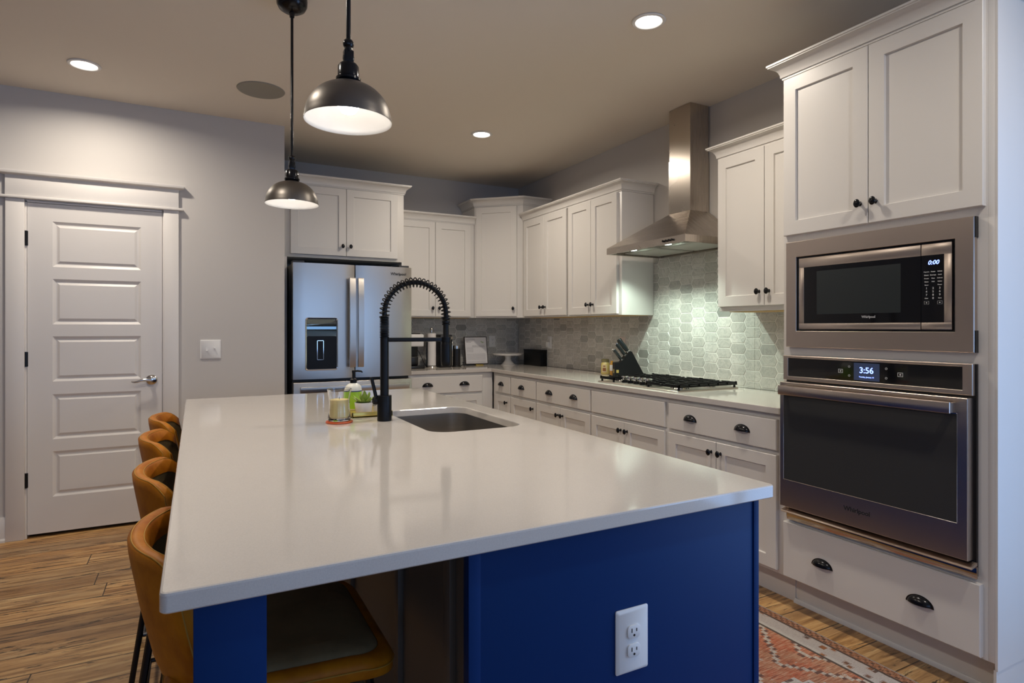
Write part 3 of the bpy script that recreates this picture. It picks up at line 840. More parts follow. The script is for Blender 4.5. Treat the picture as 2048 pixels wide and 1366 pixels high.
def fhandle(xa, xb, parent):
    R = []
    for z_, off in ((.985, .048), (1.0, .052), (1.15, .060), (1.33, .063), (1.50, .060), (1.65, .052), (1.665, .048)):
        R.append([(xa, fy - off, z_), (xb, fy - off, z_), (xb, fy - off + .016, z_), (xa, fy - off + .016, z_)])
    b = B().loops(R)
    for z_ in (1.01, 1.625): b.box(xa + .008, xb - .008, fy - .04, fy + .004, z_, z_ + .03)
    return obj('handle', b, 'fridge', parent, world=True)
fhandle(1.034, 1.078, d1); fhandle(1.098, 1.140, d2)
dw = obj('drawer', B().box(.634, 1.538, fy - .002, 4.72, .10, .880, .006), 'fridge', t, world=True)
hb = B().box(.675, 1.50, fy - .058, fy - .044, .805, .850, .004)
for x_ in (.72, 1.44): hb.box(x_, x_ + .03, fy - .05, fy + .0, .815, .84)
obj('handle', hb, 'fridge', dw, world=True)
# dispenser set into the left door (rounded chrome bezel, black recess)
dx0, dx1, dz0_, dz1_ = .717, .953, .966, 1.360
yb_ = fy - .012
def rxz(x0, x1, z0, z1, r, y): return [(p[0], y, p[1]) for p in rrect(x0, x1, z0, z1, r, 5)]
dsp = obj('dispenser', B().loops([rxz(dx0, dx1, dz0_, dz1_, .02, fy), rxz(dx0, dx1, dz0_, dz1_, .02, yb_), rxz(dx0 + .003, dx1 - .003, dz0_ + .003, dz1_ - .003, .018, yb_ - .003), rxz(dx0 + .009, dx1 - .009, dz0_ + .009, dz1_ - .009, .013, yb_ - .001), rxz(dx0 + .010, dx1 - .010, dz0_ + .010, dz1_ - .010, .012, yb_ + .004)], cap0=False, cap1=False), 'chrome', d1, world=True)
dsp2 = dsp
t2 = B().loops([rxz(dx0 + .011, dx1 - .011, dz0_ + .011, 1.222, .008, yb_ + .002), rxz(dx0 + .011, dx1 - .011, dz0_ + .011, 1.222, .008, yb_ - .001)])
# sub-parts may go no deeper than the door, so they hang from it too
obj('dispenser_recess', t2, 'matte', d1, world=True)
n = 10
up = [[(x_, yb_ - .001 + .007 * (math.sin(PI * i / n) ** 1), 1.222 + (1.350 - 1.222) * i / n) for i in range(n + 1)] for x_ in (dx0 + .011, dx1 - .011)]
b = B(); Ra, Rb = b.verts(up[0]), b.verts(up[1])
for i in range(n): b.face([Ra[i], Rb[i], Rb[i + 1], Ra[i + 1]])
obj('dispenser_display', b, mat('mirror_black', (.16, .19, .19), .03, 1), d1, world=True, smooth=80)
pw = B(); px0, px1, pz0, pz1 = .800, .848, 1.045, 1.190
for r_ in ((px0, px1, pz0, pz0 + .003), (px0, px1, pz1 - .003, pz1), (px0, px0 + .003, pz0, pz1), (px1 - .003, px1, pz0, pz1)):
    pw.box(r_[0], r_[1], yb_ - .006, yb_ - .0015, r_[2], r_[3])
obj('dispenser_paddle', pw, 'chrome', d1, world=True)
obj('logo', B().text('Whirlpool', .030, (1.425, fy - .0055, 1.71), bold=.0004), 'logo', d2, world=True)

# ------------------------------------------------------------------ island
IX0, IX1, IY0, IY1 = -.045, 1.213, .967, 3.545
hole = [(x_, y_) for x_, y_ in rrect(.742, 1.112, 1.998, 2.632, .075, 8)][::-1]
ip = rrect(IX0, IX1, IY0, IY1, .012, 5)
t = thing('island_countertop', 'large pale quartz slab topping the blue island', 'countertop', (.58, 2.25, .884))
obj('slab', plan_slab(ip, .884, .914, [hole], .004), 'quartz', t, world=True, smooth=20)

BX0, BX1, BY0, BY1 = .445, 1.182, .992, 3.50
t = thing('island_cabinet', 'navy blue kitchen island base with open knee space', 'kitchen island', (.8, 2.25, 0))
b = B()
b.box(BX0 - .012, BX1, BY0, BY0 + .022, 0, .882, .002)
b.box(BX0 - .012, BX0 + .012, BY0 - .003, BY0 + .001, 0, .882, .001); b.box(BX1 - .016, BX1 + .001, BY0 - .003, BY0 + .001, 0, .882, .001)
obj('end_panel', b, 'navy', t, world=True)
obj('end_panel', B().box(BX0, BX1, BY1 - .022, BY1, 0, .882, .002), 'navy', t, world=True)
b = B().box(BX0 + .01, BX0 + .03, BY0 + .022, BY1 - .022, 0, .882)
for y_ in (1.10, 1.44, 1.95, 2.45, 2.95, 3.40): b.box(BX0 - .004, BX0 + .01, y_, y_ + .035, 0, .882, .001)
obj('knee_wall', b, 'kneeshade', t, world=True)
obj('floor_panel', B().box(BX0 + .03, BX1 - .03, BY0 + .022, BY1 - .022, .10, .118), 'navy', t, world=True)
b = B().box(BX1 - .022, BX1 - .004, BY0 + .022, BY1 - .022, .10, .882).box(BX1 - .09, BX1 - .07, BY0 + .022, BY1 - .022, 0, .10)
obj('face_frame', b, 'navy', t, world=True)
ROOTM['rot'] = None
for y_ in (1.03, 1.64, 2.25, 2.86):
    dB = B().shaker(0, .59, .13, .86, -.02)
    dB.xf(Matrix.Translation((BX1 - .003, y_, 0)) @ Matrix.Rotation(PI / 2, 4, 'Z'))
    o = obj('door', dB, 'navy', t, world=True)
    kB = B().ball((BX1 + .035, y_ + .05, .79), .012); kB.cyl((BX1 + .016, y_ + .05, .79), (BX1 + .03, y_ + .05, .79), .005)
    obj('knob', kB, 'black', o, world=True)
for y0_, y1_ in ((BY0, BY0 + .10),):
    obj('post', B().box(-.003, .097, y0_, y1_, 0, .882, .002), 'navy', t, world=True)

# outlet on the island end
def outlet(name, label, loc, rz, W=.084, H=.132, plate='white', recept=True):
    t = thing(name, label, 'outlet', loc, rz, None)
    obj('plate', B().loops([[(p[0], 0, p[1]) for p in rrect(-W / 2, W / 2, -H / 2, H / 2, .004, 3)], [(p[0], -.002, p[1]) for p in rrect(-W / 2, W / 2, -H / 2, H / 2, .004, 3)], [(p[0], -.006, p[1]) for p in rrect(-W / 2 + .005, W / 2 - .005, -H / 2 + .005, H / 2 - .005, .004, 3)]]), plate, t)
    if recept:
        for s in (-1, 1):
            zc = s * .0195
            pts = []
            for i in range(24):
                a = 2 * PI * i / 24
                pts.append((max(-.0165, min(.0165, .0185 * math.cos(a))), zc + max(-.0135, min(.0135, .0165 * math.sin(a)))))
            r = obj('receptacle', B().loops([[(p[0], -.0058, p[1]) for p in pts], [(p[0], -.009, p[1]) for p in pts], [(p[0] * .93, -.0096, zc + (p[1] - zc) * .93) for p in pts]]), plate, t)
            sl = B()
            sl.box(-.0072, -.0052, -.0101, -.0094, zc - .001, zc + .0075); sl.box(.0052, .0072, -.0101, -.0094, zc + .0, zc + .0065)
            sl.cyl((0, -.0094, zc - .007), (0, -.0101, zc - .007), .0026, n=10)
            obj('slot', sl, 'plastic', r)
    return t
outlet('power_outlet', 'white outlet plate on the blue island end panel', (.803, BY0 - .0005, .637), 0)
outlet('power_outlet', 'white outlet on the tile behind the framed recipe', (2.690, YB - .0068, 1.146), 0, .072, .116)
o4 = outlet('power_outlet', 'white outlet with a plug-in charger on the tile above the black box', (XR - .0068, 4.910, 1.144), R90, .072, .118)
obj('charger', B().box(-.018, .018, -.035, -.0062, -.045, .005, .004), 'white', o4)
t = thing('light_switch', 'beige rocker switch plate on the tile behind the knives', 'light switch', (XR - .0068, 3.803, 1.150), R90)
M['beige'] = mat('beige_plastic', (.60, .50, .45), .4)
obj('plate', B().box(-.038, .038, -.005, 0, -.06, .06, .002), 'beige', t); obj('rocker', B().box(-.017, .017, -.008, -.0045, -.034, .034, .001), 'beige', t)
t = thing('light_switch', 'white double toggle switch plate on the wall right of the door', 'light switch', (.092, YD - .0005, 1.136), 0)
obj('plate', B().loops([[(p[0], 0, p[1]) for p in rrect(-.064, .064, -.066, .066, .005, 3)], [(p[0], -.003, p[1]) for p in rrect(-.064, .064, -.066, .066, .005, 3)], [(p[0], -.007, p[1]) for p in rrect(-.058, .058, -.060, .060, .005, 3)]]), 'white', t)
for x_, s in ((-.023, -1), (.023, 1)):
    obj('toggle', B().box(x_ - .004, x_ + .004, -.020, -.005, -.004 + .006 * s, .004 + .010 * s, .001).box(x_ - .006, x_ + .006, -.0076, -.0062, -.012, .012), 'white', t)

# sink
t = thing('sink', 'undermount stainless sink bowl set in the island slab', 'sink', (.927, 2.315, .70))
def rr(x0, x1, y0, y1, r, z): return [(p[0], p[1], z) for p in rrect(x0, x1, y0, y1, r, 8)]
b = B().loops([rr(.718, 1.136, 1.974, 2.656, .08, .8835), rr(.734, 1.120, 1.990, 2.640, .075, .8835), rr(.738, 1.116, 1.994, 2.636, .075, .72), rr(.765, 1.09, 2.02, 2.61, .06, .698)], cap0=False)
b.loops([rr(.718, 1.136, 1.974, 2.656, .08, .8835), rr(.718, 1.136, 1.974, 2.656, .08, .881), rr(.732, 1.122, 1.988, 2.642, .078, .72), rr(.76, 1.095, 2.015, 2.615, .06, .692)], cap0=False)
obj('bowl', b, 'sink', t, world=True, smooth=40)
obj('drain', B().lathe([(0, 0), (.045, 0), (.045, .003), (.035, .004), (.03, .001), (0, .001)], (.93, 2.4, .6985), 28), 'chrome', t, world=True)

# faucet
fa = thing('faucet', 'matte black spring-neck kitchen faucet on the island', 'faucet', (.668, 2.362, .914), math.radians(-4))
obj('base', B().lathe([(0, 0), (.0280, 0), (.0283, .003), (.0283, .098), (.0270, .101), (0, .101)], (0, 0, .0003), 36), 'matte', fa)
obj('column', B().cyl((0, 0, .10), (0, 0, .330), .0168, n=28), 'matte', fa)
hl = B().cyl((-.012, .012, .080), (-.036, .012, .080), .016, n=20)
hl.lathe([(0, 0), (.0165, 0), (.015, .006), (.009, .010), (0, .010)], (-.036, .012, .080), 20, Matrix.Rotation(-PI / 2, 4, 'Y'))
hl.tube([(-.030, .012, .088), (-.036, .012, .115), (-.044, .012, .150), (-.049, .012, .174)], [.0075, .0072, .007, .0065], 10)
obj('lever', hl, 'matte', fa)
cp_ = B()
for i in range(14):
    z_ = .333 + i * .0062
    cp_.lathe([(.0135, -.003), (.0185, -.0013), (.0185, .0013), (.0135, .003)], (0, 0, z_), 24)
obj('tight_coil', cp_, 'matte', fa)
R_, zc_ = .128, .428
path = [(0, 0, .41), (0, 0, zc_)] + [(R_ - R_ * math.cos(PI * i / 40), 0, zc_ + R_ * math.sin(PI * i / 40)) for i in range(1, 41)] + [(2 * R_, 0, .40), (2 * R_, 0, .345), (2 * R_, 0, .30)]
obj('hose', B().tube(path, .0098, 14), 'matte', fa)
# open spring around the hose
def along(path, s):
    acc = 0
    for p, q in zip(path, path[1:]):
        p, q = Vector(p), Vector(q); L = (q - p).length
        if s <= acc + L or q == Vector(path[-1]): return p + (q - p) * max(0, (s - acc) / L), (q - p).normalized()
        acc += L
Ltot = .018 + PI * R_ + .02
turns = 27; pts = []
for i in range(turns * 12 + 1):
    s = Ltot * i / (turns * 12); p, tg = along(path, s); u = Vector((0, 1, 0)); v = tg.cross(u)
    a = 2 * PI * i / 12
    pts.append(p + u * (.0190 * math.cos(a)) + v * (.0190 * math.sin(a)))
obj('open_spring', B().tube(pts, .0024, 6), 'matte', fa)
obj('collar', B().lathe([(0, -.016), (.017, -.016), (.017, -.012), (.014, -.010), (.017, -.007), (.017, .001), (.0145, .004), (.017, .008), (.017, .014), (0, .014)], (2 * R_, 0, .398), 24), 'matte', fa)
obj('arm', B().box(.012, 2 * R_ - .012, -.008, .008, .314, .331, .003).lathe([(.015, -.010), (.021, -.010), (.021, .010), (.015, .010), (.015, -.010)], (2 * R_, 0, .322), 24), 'matte', fa)
obj('spray_head', B().lathe([(0, .0), (.017, 0), (.0195, .004), (.0215, .020), (.0215, .085), (.018, .100), (.013, .112), (.012, .19), (0, .19)], (2 * R_, 0, .213), 28), 'matte', fa)

# ------------------------------------------------------------------ things on the island
Z0 = .9143
M['wax'] = mat('cream_wax', (.86, .70, .30), .5)
M['wax'].node_tree.nodes['Principled BSDF'].inputs['Subsurface Weight'].default_value = .2
M['wax'].node_tree.nodes['Principled BSDF'].inputs['Subsurface Radius'].default_value = (.02, .012, .005)
M['glass'] = mat('clear_glass', (1, 1, 1), .02, trans=1, ior=1.45)
M['coral'] = mat('orange_coaster', (.55, .09, .02), .35)
ca = thing('candle', 'cream candle in a flared clear glass on the island', 'candle', (.498, 2.395, Z0 + .0075))
go = [(.0, .0015), (.040, .0015), (.0425, .004), (.0430, .015), (.0405, .035), (.0385, .060), (.0395, .085), (.0435, .108), (.0465, .124)]
gi = [(r - .0022, z) for r, z in reversed(go[4:])] + [(.0395, .018), (.037, .012), (0, .012)]
obj('glass', B().lathe(go + [(.0458, .1252)] + gi, (0, 0, .0), 40), 'glass', ca)
obj('wax', B().lathe([(0, .0125), (.0365, .0125), (.0390, .019), (.0378, .036), (.0358, .060), (.0366, .083), (.030, .0835), (0, .083)], (0, 0, 0), 40), 'wax', ca)
obj('wick', B().cyl((0, 0, .083), (.001, 0, .093), .001, n=6), 'matte', ca)
tag(obj('coaster', B().lathe([(0, 0), (.050, 0), (.052, .003), (.050, .007), (0, .007)], (.498, 2.395, Z0), 40), 'coral'), 'round orange coaster beneath the glass candle', 'coaster')
TX0, TX1, TY0, TY1 = .565, .735, 2.475, 2.79
tr = thing('tray', 'shallow gold tray behind the faucet and candle', 'tray', (.67, 2.63, Z0))
b = B(); b.box(TX0, TX1, TY0, TY1, Z0, Z0 + .006)
for a_ in ((TX0, TX1, TY0, TY0 + .006), (TX0, TX1, TY1 - .006, TY1), (TX0, TX0 + .006, TY0, TY1), (TX1 - .006, TX1, TY0, TY1)): b.box(a_[0], a_[1], a_[2], a_[3], Z0, Z0 + .022, .001)
obj('tray_body', b, 'gold', tr, world=True)
ZT = Z0 + .0064
so = thing('soap_bottle', 'green-labelled white hand soap bottle with black pump on the tray', 'soap bottle', (.623, 2.70, ZT))
M['soapw'] = mat('soap_white', (.78, .77, .68), .3); M['green'] = mat('green_label', (.34, .60, .03), .4); M['blueband'] = mat('blue_band', (.03, .04, .16), .4)
obj('bottle', B().lathe([(0, 0), (.033, 0), (.036, .004), (.036, .088), (.034, .102), (.026, .112), (.014, .118), (.013, .120), (0, .120)], (0, 0, 0), 32), 'soapw', so)
obj('label', B().lathe([(.0363, .006), (.0365, .006), (.0365, .081), (.0363, .081)], (0, 0, 0), 32), 'green', so)
obj('band', B().lathe([(.0363, .0812), (.0367, .0812), (.0367, .0855), (.0363, .0855)], (0, 0, 0), 32), 'blueband', so)
obj('pump', B().lathe([(0, .118), (.0145, .118), (.0145, .133), (.010, .138), (.006, .140), (.0055, .160), (.007, .166), (.007, .172), (0, .173)], (0, 0, 0), 20).tube([(-.006, 0, .170), (.018, -.002, .171), (.034, -.004, .169), (.039, -.005, .164)], [.0045, .0042, .0038, .003], 8), 'matte', so)
M['leaf'] = mat('succulent_green', (.26, .36, .06), .5); M['soil'] = mat('soil', (.05, .03, .02), .9)
su = thing('succulent', 'small green succulent in a white ribbed pot on the tray', 'plant', (.628, 2.535, ZT))
pot = B()
n = 48; rings = []
for r_, z_ in ((.031, 0), (.032, .002), (.0375, .047), (.038, .050), (.035, .050), (.034, .043)):
    rings.append([(r_ * (1 + .012 * (i % 2)) * math.cos(2 * PI * i / n), r_ * (1 + .012 * (i % 2)) * math.sin(2 * PI * i / n), z_) for i in range(n)])
obj('pot', pot.loops(rings), 'ceramic', su)
obj('soil', B().cyl((0, 0, .038), (0, 0, .0445), .0335), 'soil', su)
for ring_i, (cnt, tilt, L, zb, off) in enumerate(((9, .22, .052, .047, .004), (8, .70, .048, .050, .003), (6, 1.15, .040, .053, .002))):
    for i in range(cnt):
        a = 2 * PI * (i + .5 * (ring_i % 2)) / cnt + .2; lf = B(); rings = []
        L2 = L * random.uniform(.85, 1.15)
        for q in range(7):
            u = q / 6; wv = .0095 * math.sin(PI * min(1, .15 + .85 * u) ** .9) * (1 if u < .98 else .1) + .0006; th_ = wv * .45
            cz = L2 * u * math.sin(tilt + .35 * u); cr = off + L2 * u * math.cos(tilt + .35 * u)
            rings.append([(cr, wv * math.cos(2 * PI * k_ / 8), cz + th_ * math.sin(2 * PI * k_ / 8)) for k_ in range(8)])
        lf.loops(rings); lf.xf(Matrix.Translation((.004 if ring_i else 0, 0, zb)) @ Matrix.Rotation(a, 4, 'Z'))
        obj('leaf', lf, 'leaf', su)
cu_ = thing('cup', 'little white cup with a thin dark line tucked behind the faucet', 'cup', (.700, 2.560, ZT))
obj('cup_body', B().lathe([(0, 0), (.020, 0), (.024, .004), (.026, .05), (.024, .05), (.022, .006), (0, .005)], (0, 0, 0), 28), 'ceramic', cu_)
obj('dark_line', B().tube([(-.027 * math.cos(.9 - a * .25), -.0265 * math.sin(.9 - a * .25) * 1, .036 - .005 * a + .0012 * a * a) for a in range(0, 6)], .0009, 6), 'matte', cu_)

# ------------------------------------------------------------------ things on the worktop
cm = thing('coffee_maker', 'black coffee maker with white top beside the fridge', 'coffee maker', (1.775, 5.29, Z0))
obj('base', B().box(-.07, .065, -.11, .12, 0, .025, .006), 'plastic', cm)
obj('tower', B().box(-.07, .045, .03, .12, .025, .30, .006).box(-.05, .02, -.06, .03, .03, .11, .01), 'plastic', cm)
obj('water_tank', B().box(-.07, .058, -.10, .12, .20, .312, .012), 'white', cm)
obj('lid', B().box(-.06, .03, -.08, .10, .3125, .322, .004), 'plastic', cm)
tag(obj('cable', B().tube([(1.838, 5.44, 1.10), (1.86, 5.42, 1.06), (1.885, 5.40, 1.0), (1.90, 5.37, .95), (1.915, 5.36, .922), (1.93, 5.40, .9185), (1.96, 5.44, .9185)], .0035, 8), 'plastic'), 'thin black cord hanging between coffee maker and paper towels', 'cord')
pt = thing('paper_towel_holder', 'steel stand holding a slim white paper towel roll', 'paper towel holder', (1.945, 5.30, Z0))
obj('stand_base', B().lathe([(0, 0), (.062, 0), (.063, .004), (.058, .012), (.03, .018), (0, .018)], (0, 0, 0), 36), 'nickel', pt)
obj('roll', B().lathe([(.012, .020), (.040, .020), (.040, .318), (.012, .318)], (0, 0, 0), 32), mat('paper', (.78, .74, .70), .85), pt)
obj('rod', B().cyl((0, 0, .018), (0, 0, .33), .006).lathe([(0, .325), (.014, .326), (.016, .345), (.012, .362), (.005, .372), (0, .373)], (0, 0, 0), 20), 'nickel', pt)
obj('side_arm', B().tube([(-.05, -.01, .012), (-.05, -.01, .12), (-.047, -.01, .24)], .005, 8), 'matte', pt)
gr = thing('coffee_grinder', 'tall black coffee machine with chrome band right of the paper towels', 'coffee machine', (2.092, 5.36, Z0))
obj('housing', B().box(-.075, .048, -.10, .12, 0, .305, .012), 'plastic', gr)
obj('chrome_band', B().box(-.02, .0485, -.1015, .1, .262, .285, .002), 'nickel', gr)
obj('side_strip', B().box(.042, .0495, -.1015, -.092, .10, .24, .001), 'nickel', gr)
mf = thing('milk_frother', 'small black cylinder frother with steel cap left of the recipe', 'milk frother', (2.190, 5.285, Z0))
obj('jug', B().lathe([(0, 0), (.036, 0), (.037, .004), (.037, .16), (0, .16)], (0, 0, .012), 28), 'plastic', mf)
obj('cap', B().lathe([(0, 0), (.037, 0), (.037, .026), (.034, .030), (0, .030)], (0, 0, .1725), 28), 'nickel', mf)
obj('stand', B().lathe([(0, 0), (.042, 0), (.043, .004), (.040, .0115), (0, .0115)], (0, 0, 0), 28), 'plastic', mf)
obj('cord', B().tube([(.04, -.01, .006), (.058, -.02, .02), (.062, -.02, .04), (.055, -.02, .045), (.06, -.03, .008), (.068, -.02, .004)], .003, 8), 'plastic', mf)
# framed recipe on a little stand
rc = thing('framed_recipe', 'printed white recipe sheet in a thin dark frame standing on the worktop', 'framed recipe', (2.452, 5.40, Z0))
tilt = Matrix.Translation((0, 0, .012)) @ Matrix.Rotation(math.radians(-9), 4, 'X')
fw, fh = .122, .272
fr = B(); ring_frame(fr, -fw, fw, 0, fh, -.010, .006, -fw + .006, fw - .006, .006, fh - .006); fr.xf(tilt); obj('frame', fr, mat('dark_wood_frame', (.035, .022, .015), .5), rc)
M['sheet'] = mat('recipe_paper', (.72, .70, .70), .6); M['ink'] = mat('grey_ink', (.16, .15, .15), .8); M['inkl'] = mat('light_ink', (.42, .40, .40), .8)
pb = B().box(-fw + .0065, fw - .0065, -.006, .004, .0065, fh - .0065); pb.xf(tilt); obj('paper', pb, 'sheet', rc)
tx = B()
ln = random.Random(3)
def row_words(z_, x0, x1, h_, b_):
    x_ = x0
    while x_ < x1:
        w_ = ln.uniform(.006, .02); b_.box(x_, min(x_ + w_, x1), -.0066, -.0058, z_, z_ + h_); x_ += w_ + .003
row_words(.238, -.10, -.005, .006, tx); row_words(.226, -.10, -.03, .005, tx); row_words(.214, -.10, -.05, .006, tx)
for i in range(3): row_words(.182 - i * .008, -.04, .095, .004, tx)
for i in range(6): row_words(.165 - i * .009, -.10, -.03, .0025, tx)
for i in range(7): row_words(.098 - i * .009, -.10, .098, .003, tx)
for i in range(3): row_words(.028 - i * .007, -.10, .098, .0022, tx)
tx.xf(tilt); obj('printed_text', tx, 'inkl', rc)
gl = B().ball((.075, -.006, .215), .012, .0008, .006).ball((.06, -.006, .222), .008, .0008, .005); gl.xf(tilt); obj('leaf_print', gl, mat('pale_green_ink', (.40, .50, .30), .8), rc)
es = B().box(-.02, .06, -.028, -.011, 0, .010, .002).tube([(.02, .0, .012), (.02, .07, .0035), (.02, .09, .0035)], .0035, 8)
obj('easel', es, 'gold', rc)
# cake stand
ck = thing('cake_stand', 'white scalloped cake stand in the worktop corner', 'cake stand', (2.770, 5.345, Z0))
n = 64; rings = []
def sc_ring(r_, z_, amp): return [((r_ + amp * abs(math.sin(8 * PI * i / n))) * math.cos(2 * PI * i / n), (r_ + amp * abs(math.sin(8 * PI * i / n))) * math.sin(2 * PI * i / n), z_) for i in range(n)]
obj('plate', B().loops([sc_ring(.02, .092, 0), sc_ring(.10, .094, 0), sc_ring(.142, .098, .006), sc_ring(.148, .112, .007), sc_ring(.144, .114, .007), sc_ring(.138, .105, .005), sc_ring(.02, .103, 0)]), 'ceramic', ck)
obj('pedestal', B().lathe([(0, 0), (.072, 0), (.073, .004), (.055, .016), (.035, .040), (.028, .065), (.034, .086), (.045, .0915), (0, .0915)], (0, 0, 0), 36), 'ceramic', ck)
bx = thing('storage_box', 'flat black box leaning by the tile right of the cake stand', 'box', (2.95, 5.12, Z0))
obj('box_body', B().box(-.035, .038, -.165, .165, 0, .142, .003), 'matte', bx)
obj('lid', B().box(-.037, .040, -.167, .167, .1425, .156, .003), 'matte', bx)
# glass jar candle + small bottle
jr = thing('jar_candle', 'yellow jar candle with cream label left of the knife block', 'candle', (2.900, 3.905, Z0))
M['yglass'] = mat('yellow_wax_jar', (.62, .50, .16), .15, coat=.5)
obj('jar', B().lathe([(0, 0), (.032, 0), (.035, .004), (.035, .082), (.029, .092), (.028, .096), (0, .096)], (0, 0, 0), 28), 'yglass', jr)
obj('rim', B().lathe([(.0285, .0962), (.030, .0962), (.0315, .100), (.0315, .118), (.029, .120), (.027, .118), (.027, .0962)], (0, 0, 0), 28), mat('smoky_glass', (.20, .17, .08), .12), jr)
def curved_label(r_, z0_, z1_, a0, a1): 
    b_ = B(); nn = 10
    A_ = [(r_ * math.cos(a0 + (a1 - a0) * i / nn), r_ * math.sin(a0 + (a1 - a0) * i / nn)) for i in range(nn + 1)]
    B_ = [(p[0] * .985, p[1] * .985) for p in A_]
    return b_.prism(A_ + B_[::-1], 'z', z0_, z1_)
obj('label', curved_label(.0356, .016, .076, PI + .15, PI + 1.25), mat('cream_label', (.66, .55, .33), .6), jr)
obj('label_print', curved_label(.0360, .026, .052, PI + .3, PI + 1.05).prism([(p[0], p[1]) for p in [(.0362 * math.cos(a), .0362 * math.sin(a)) for a in (PI + .4, PI + .7, PI + .95)] + [(.0352 * math.cos(a), .0352 * math.sin(a)) for a in (PI + .95, PI + .7, PI + .4)]], 'z', .060, .069), mat('rust_print', (.30, .12, .04), .6), jr)
sb = thing('spice_bottle', 'tiny amber bottle with white label touching the knife block', 'bottle', (2.885, 3.800, Z0))
obj('bottle', B().lathe([(0, 0), (.015, 0), (.016, .003), (.016, .090), (.010, .100), (.0095, .112), (0, .112)], (0, 0, 0), 20), mat('amber_oil', (.50, .25, .03), .15, coat=.4), sb)
obj('label', B().lathe([(.0162, .034), (.0166, .034), (.0166, .080), (.0162, .080)], (0, 0, 0), 20), 'white', sb)
# knife block: profile plane roughly square to the view
kn = thing('knife_block', 'slanted black knife block with black handled knives by the cooktop', 'knife block', (2.832, 3.533, Z0), math.radians(-26))
prof = [(-.108, 0), (.135, 0), (.100, .040), (.018, .195), (.002, .200), (-.062, .118), (-.108, .112)]
obj('block', B().prism(prof, 'y', -.045, .045), mat('black_block', (.005, .005, .005), .5, spec=.2), kn)
obj('label', B().box(-.1085, -.1078, -.018, .018, .035, .065), 'gold', kn)
obj('label', B().box(-.098, -.080, -.0462, -.0448, .040, .062), 'gold', kn)
axd = Vector((-.082, 0, .102)); axd = Vector((-.60, 0, .80)); nslope = Vector((-.788, 0, .615))
M['kgreen'] = mat('knife_handle', (.012, .016, .016), .22)
def knife(s_, y_, L, w_, steel_cap):
    p0 = Vector((-.062, y_, .118)).lerp(Vector((.002, y_, .200)), s_) + Vector((0, 0, .0)) 
    k_ = thing('knife', '', 'knife', tuple(ROOTM[kn.name] @ p0), math.radians(-26), 'knives in the black block')
    pts = [(axd * q) for q in (0.004, .012, L * .35, L * .7, L * .95, L)]
    rad = [w_ * .75, w_ * .8, w_ * 1.0, w_ * .92, w_ * 1.05, w_ * .7]
    obj('handle', B().tube(pts, rad, 12, .62, 1.0, up=(0, 1, 0)), 'kgreen', k_)
    obj('bolster', B().tube([tuple(axd * q) for q in (-.0, .004, .008)], w_ * .85, 12, .62, 1.0, up=(0, 1, 0)), 'chrome', k_)
    if steel_cap: obj('end_cap', B().tube([tuple(axd * q) for q in (L, L + .004, L + .006)], [w_ * .95, w_ * .9, w_ * .6], 12, .62, 1.0, up=(0, 1, 0)), 'chrome', k_)
    return k_
for s_, y_, L, w_, cap, lab in ((.92, -.022, .118, .0150, False, 'thickest black knife handle, topmost in the block'), (.92, .022, .112, .0140, False, 'black knife handle behind the thickest one in the block'),
        (.60, -.020, .108, .0105, True, 'slim steel-tipped knife in the middle of the block'), (.60, .022, .10, .0105, True, 'slim knife in the middle row behind the nearer one'),
        (.18, -.028, .096, .0085, True, 'lowest steel-tipped steak knife nearest the viewer in the block'), (.18, .0, .094, .0085, True, 'lowest steak knife second from the front of the block'), (.18, .028, .094, .0085, True, 'lowest steak knife at the wall side of the block')):
    knife(s_, y_, L, w_, cap)['label'] = lab

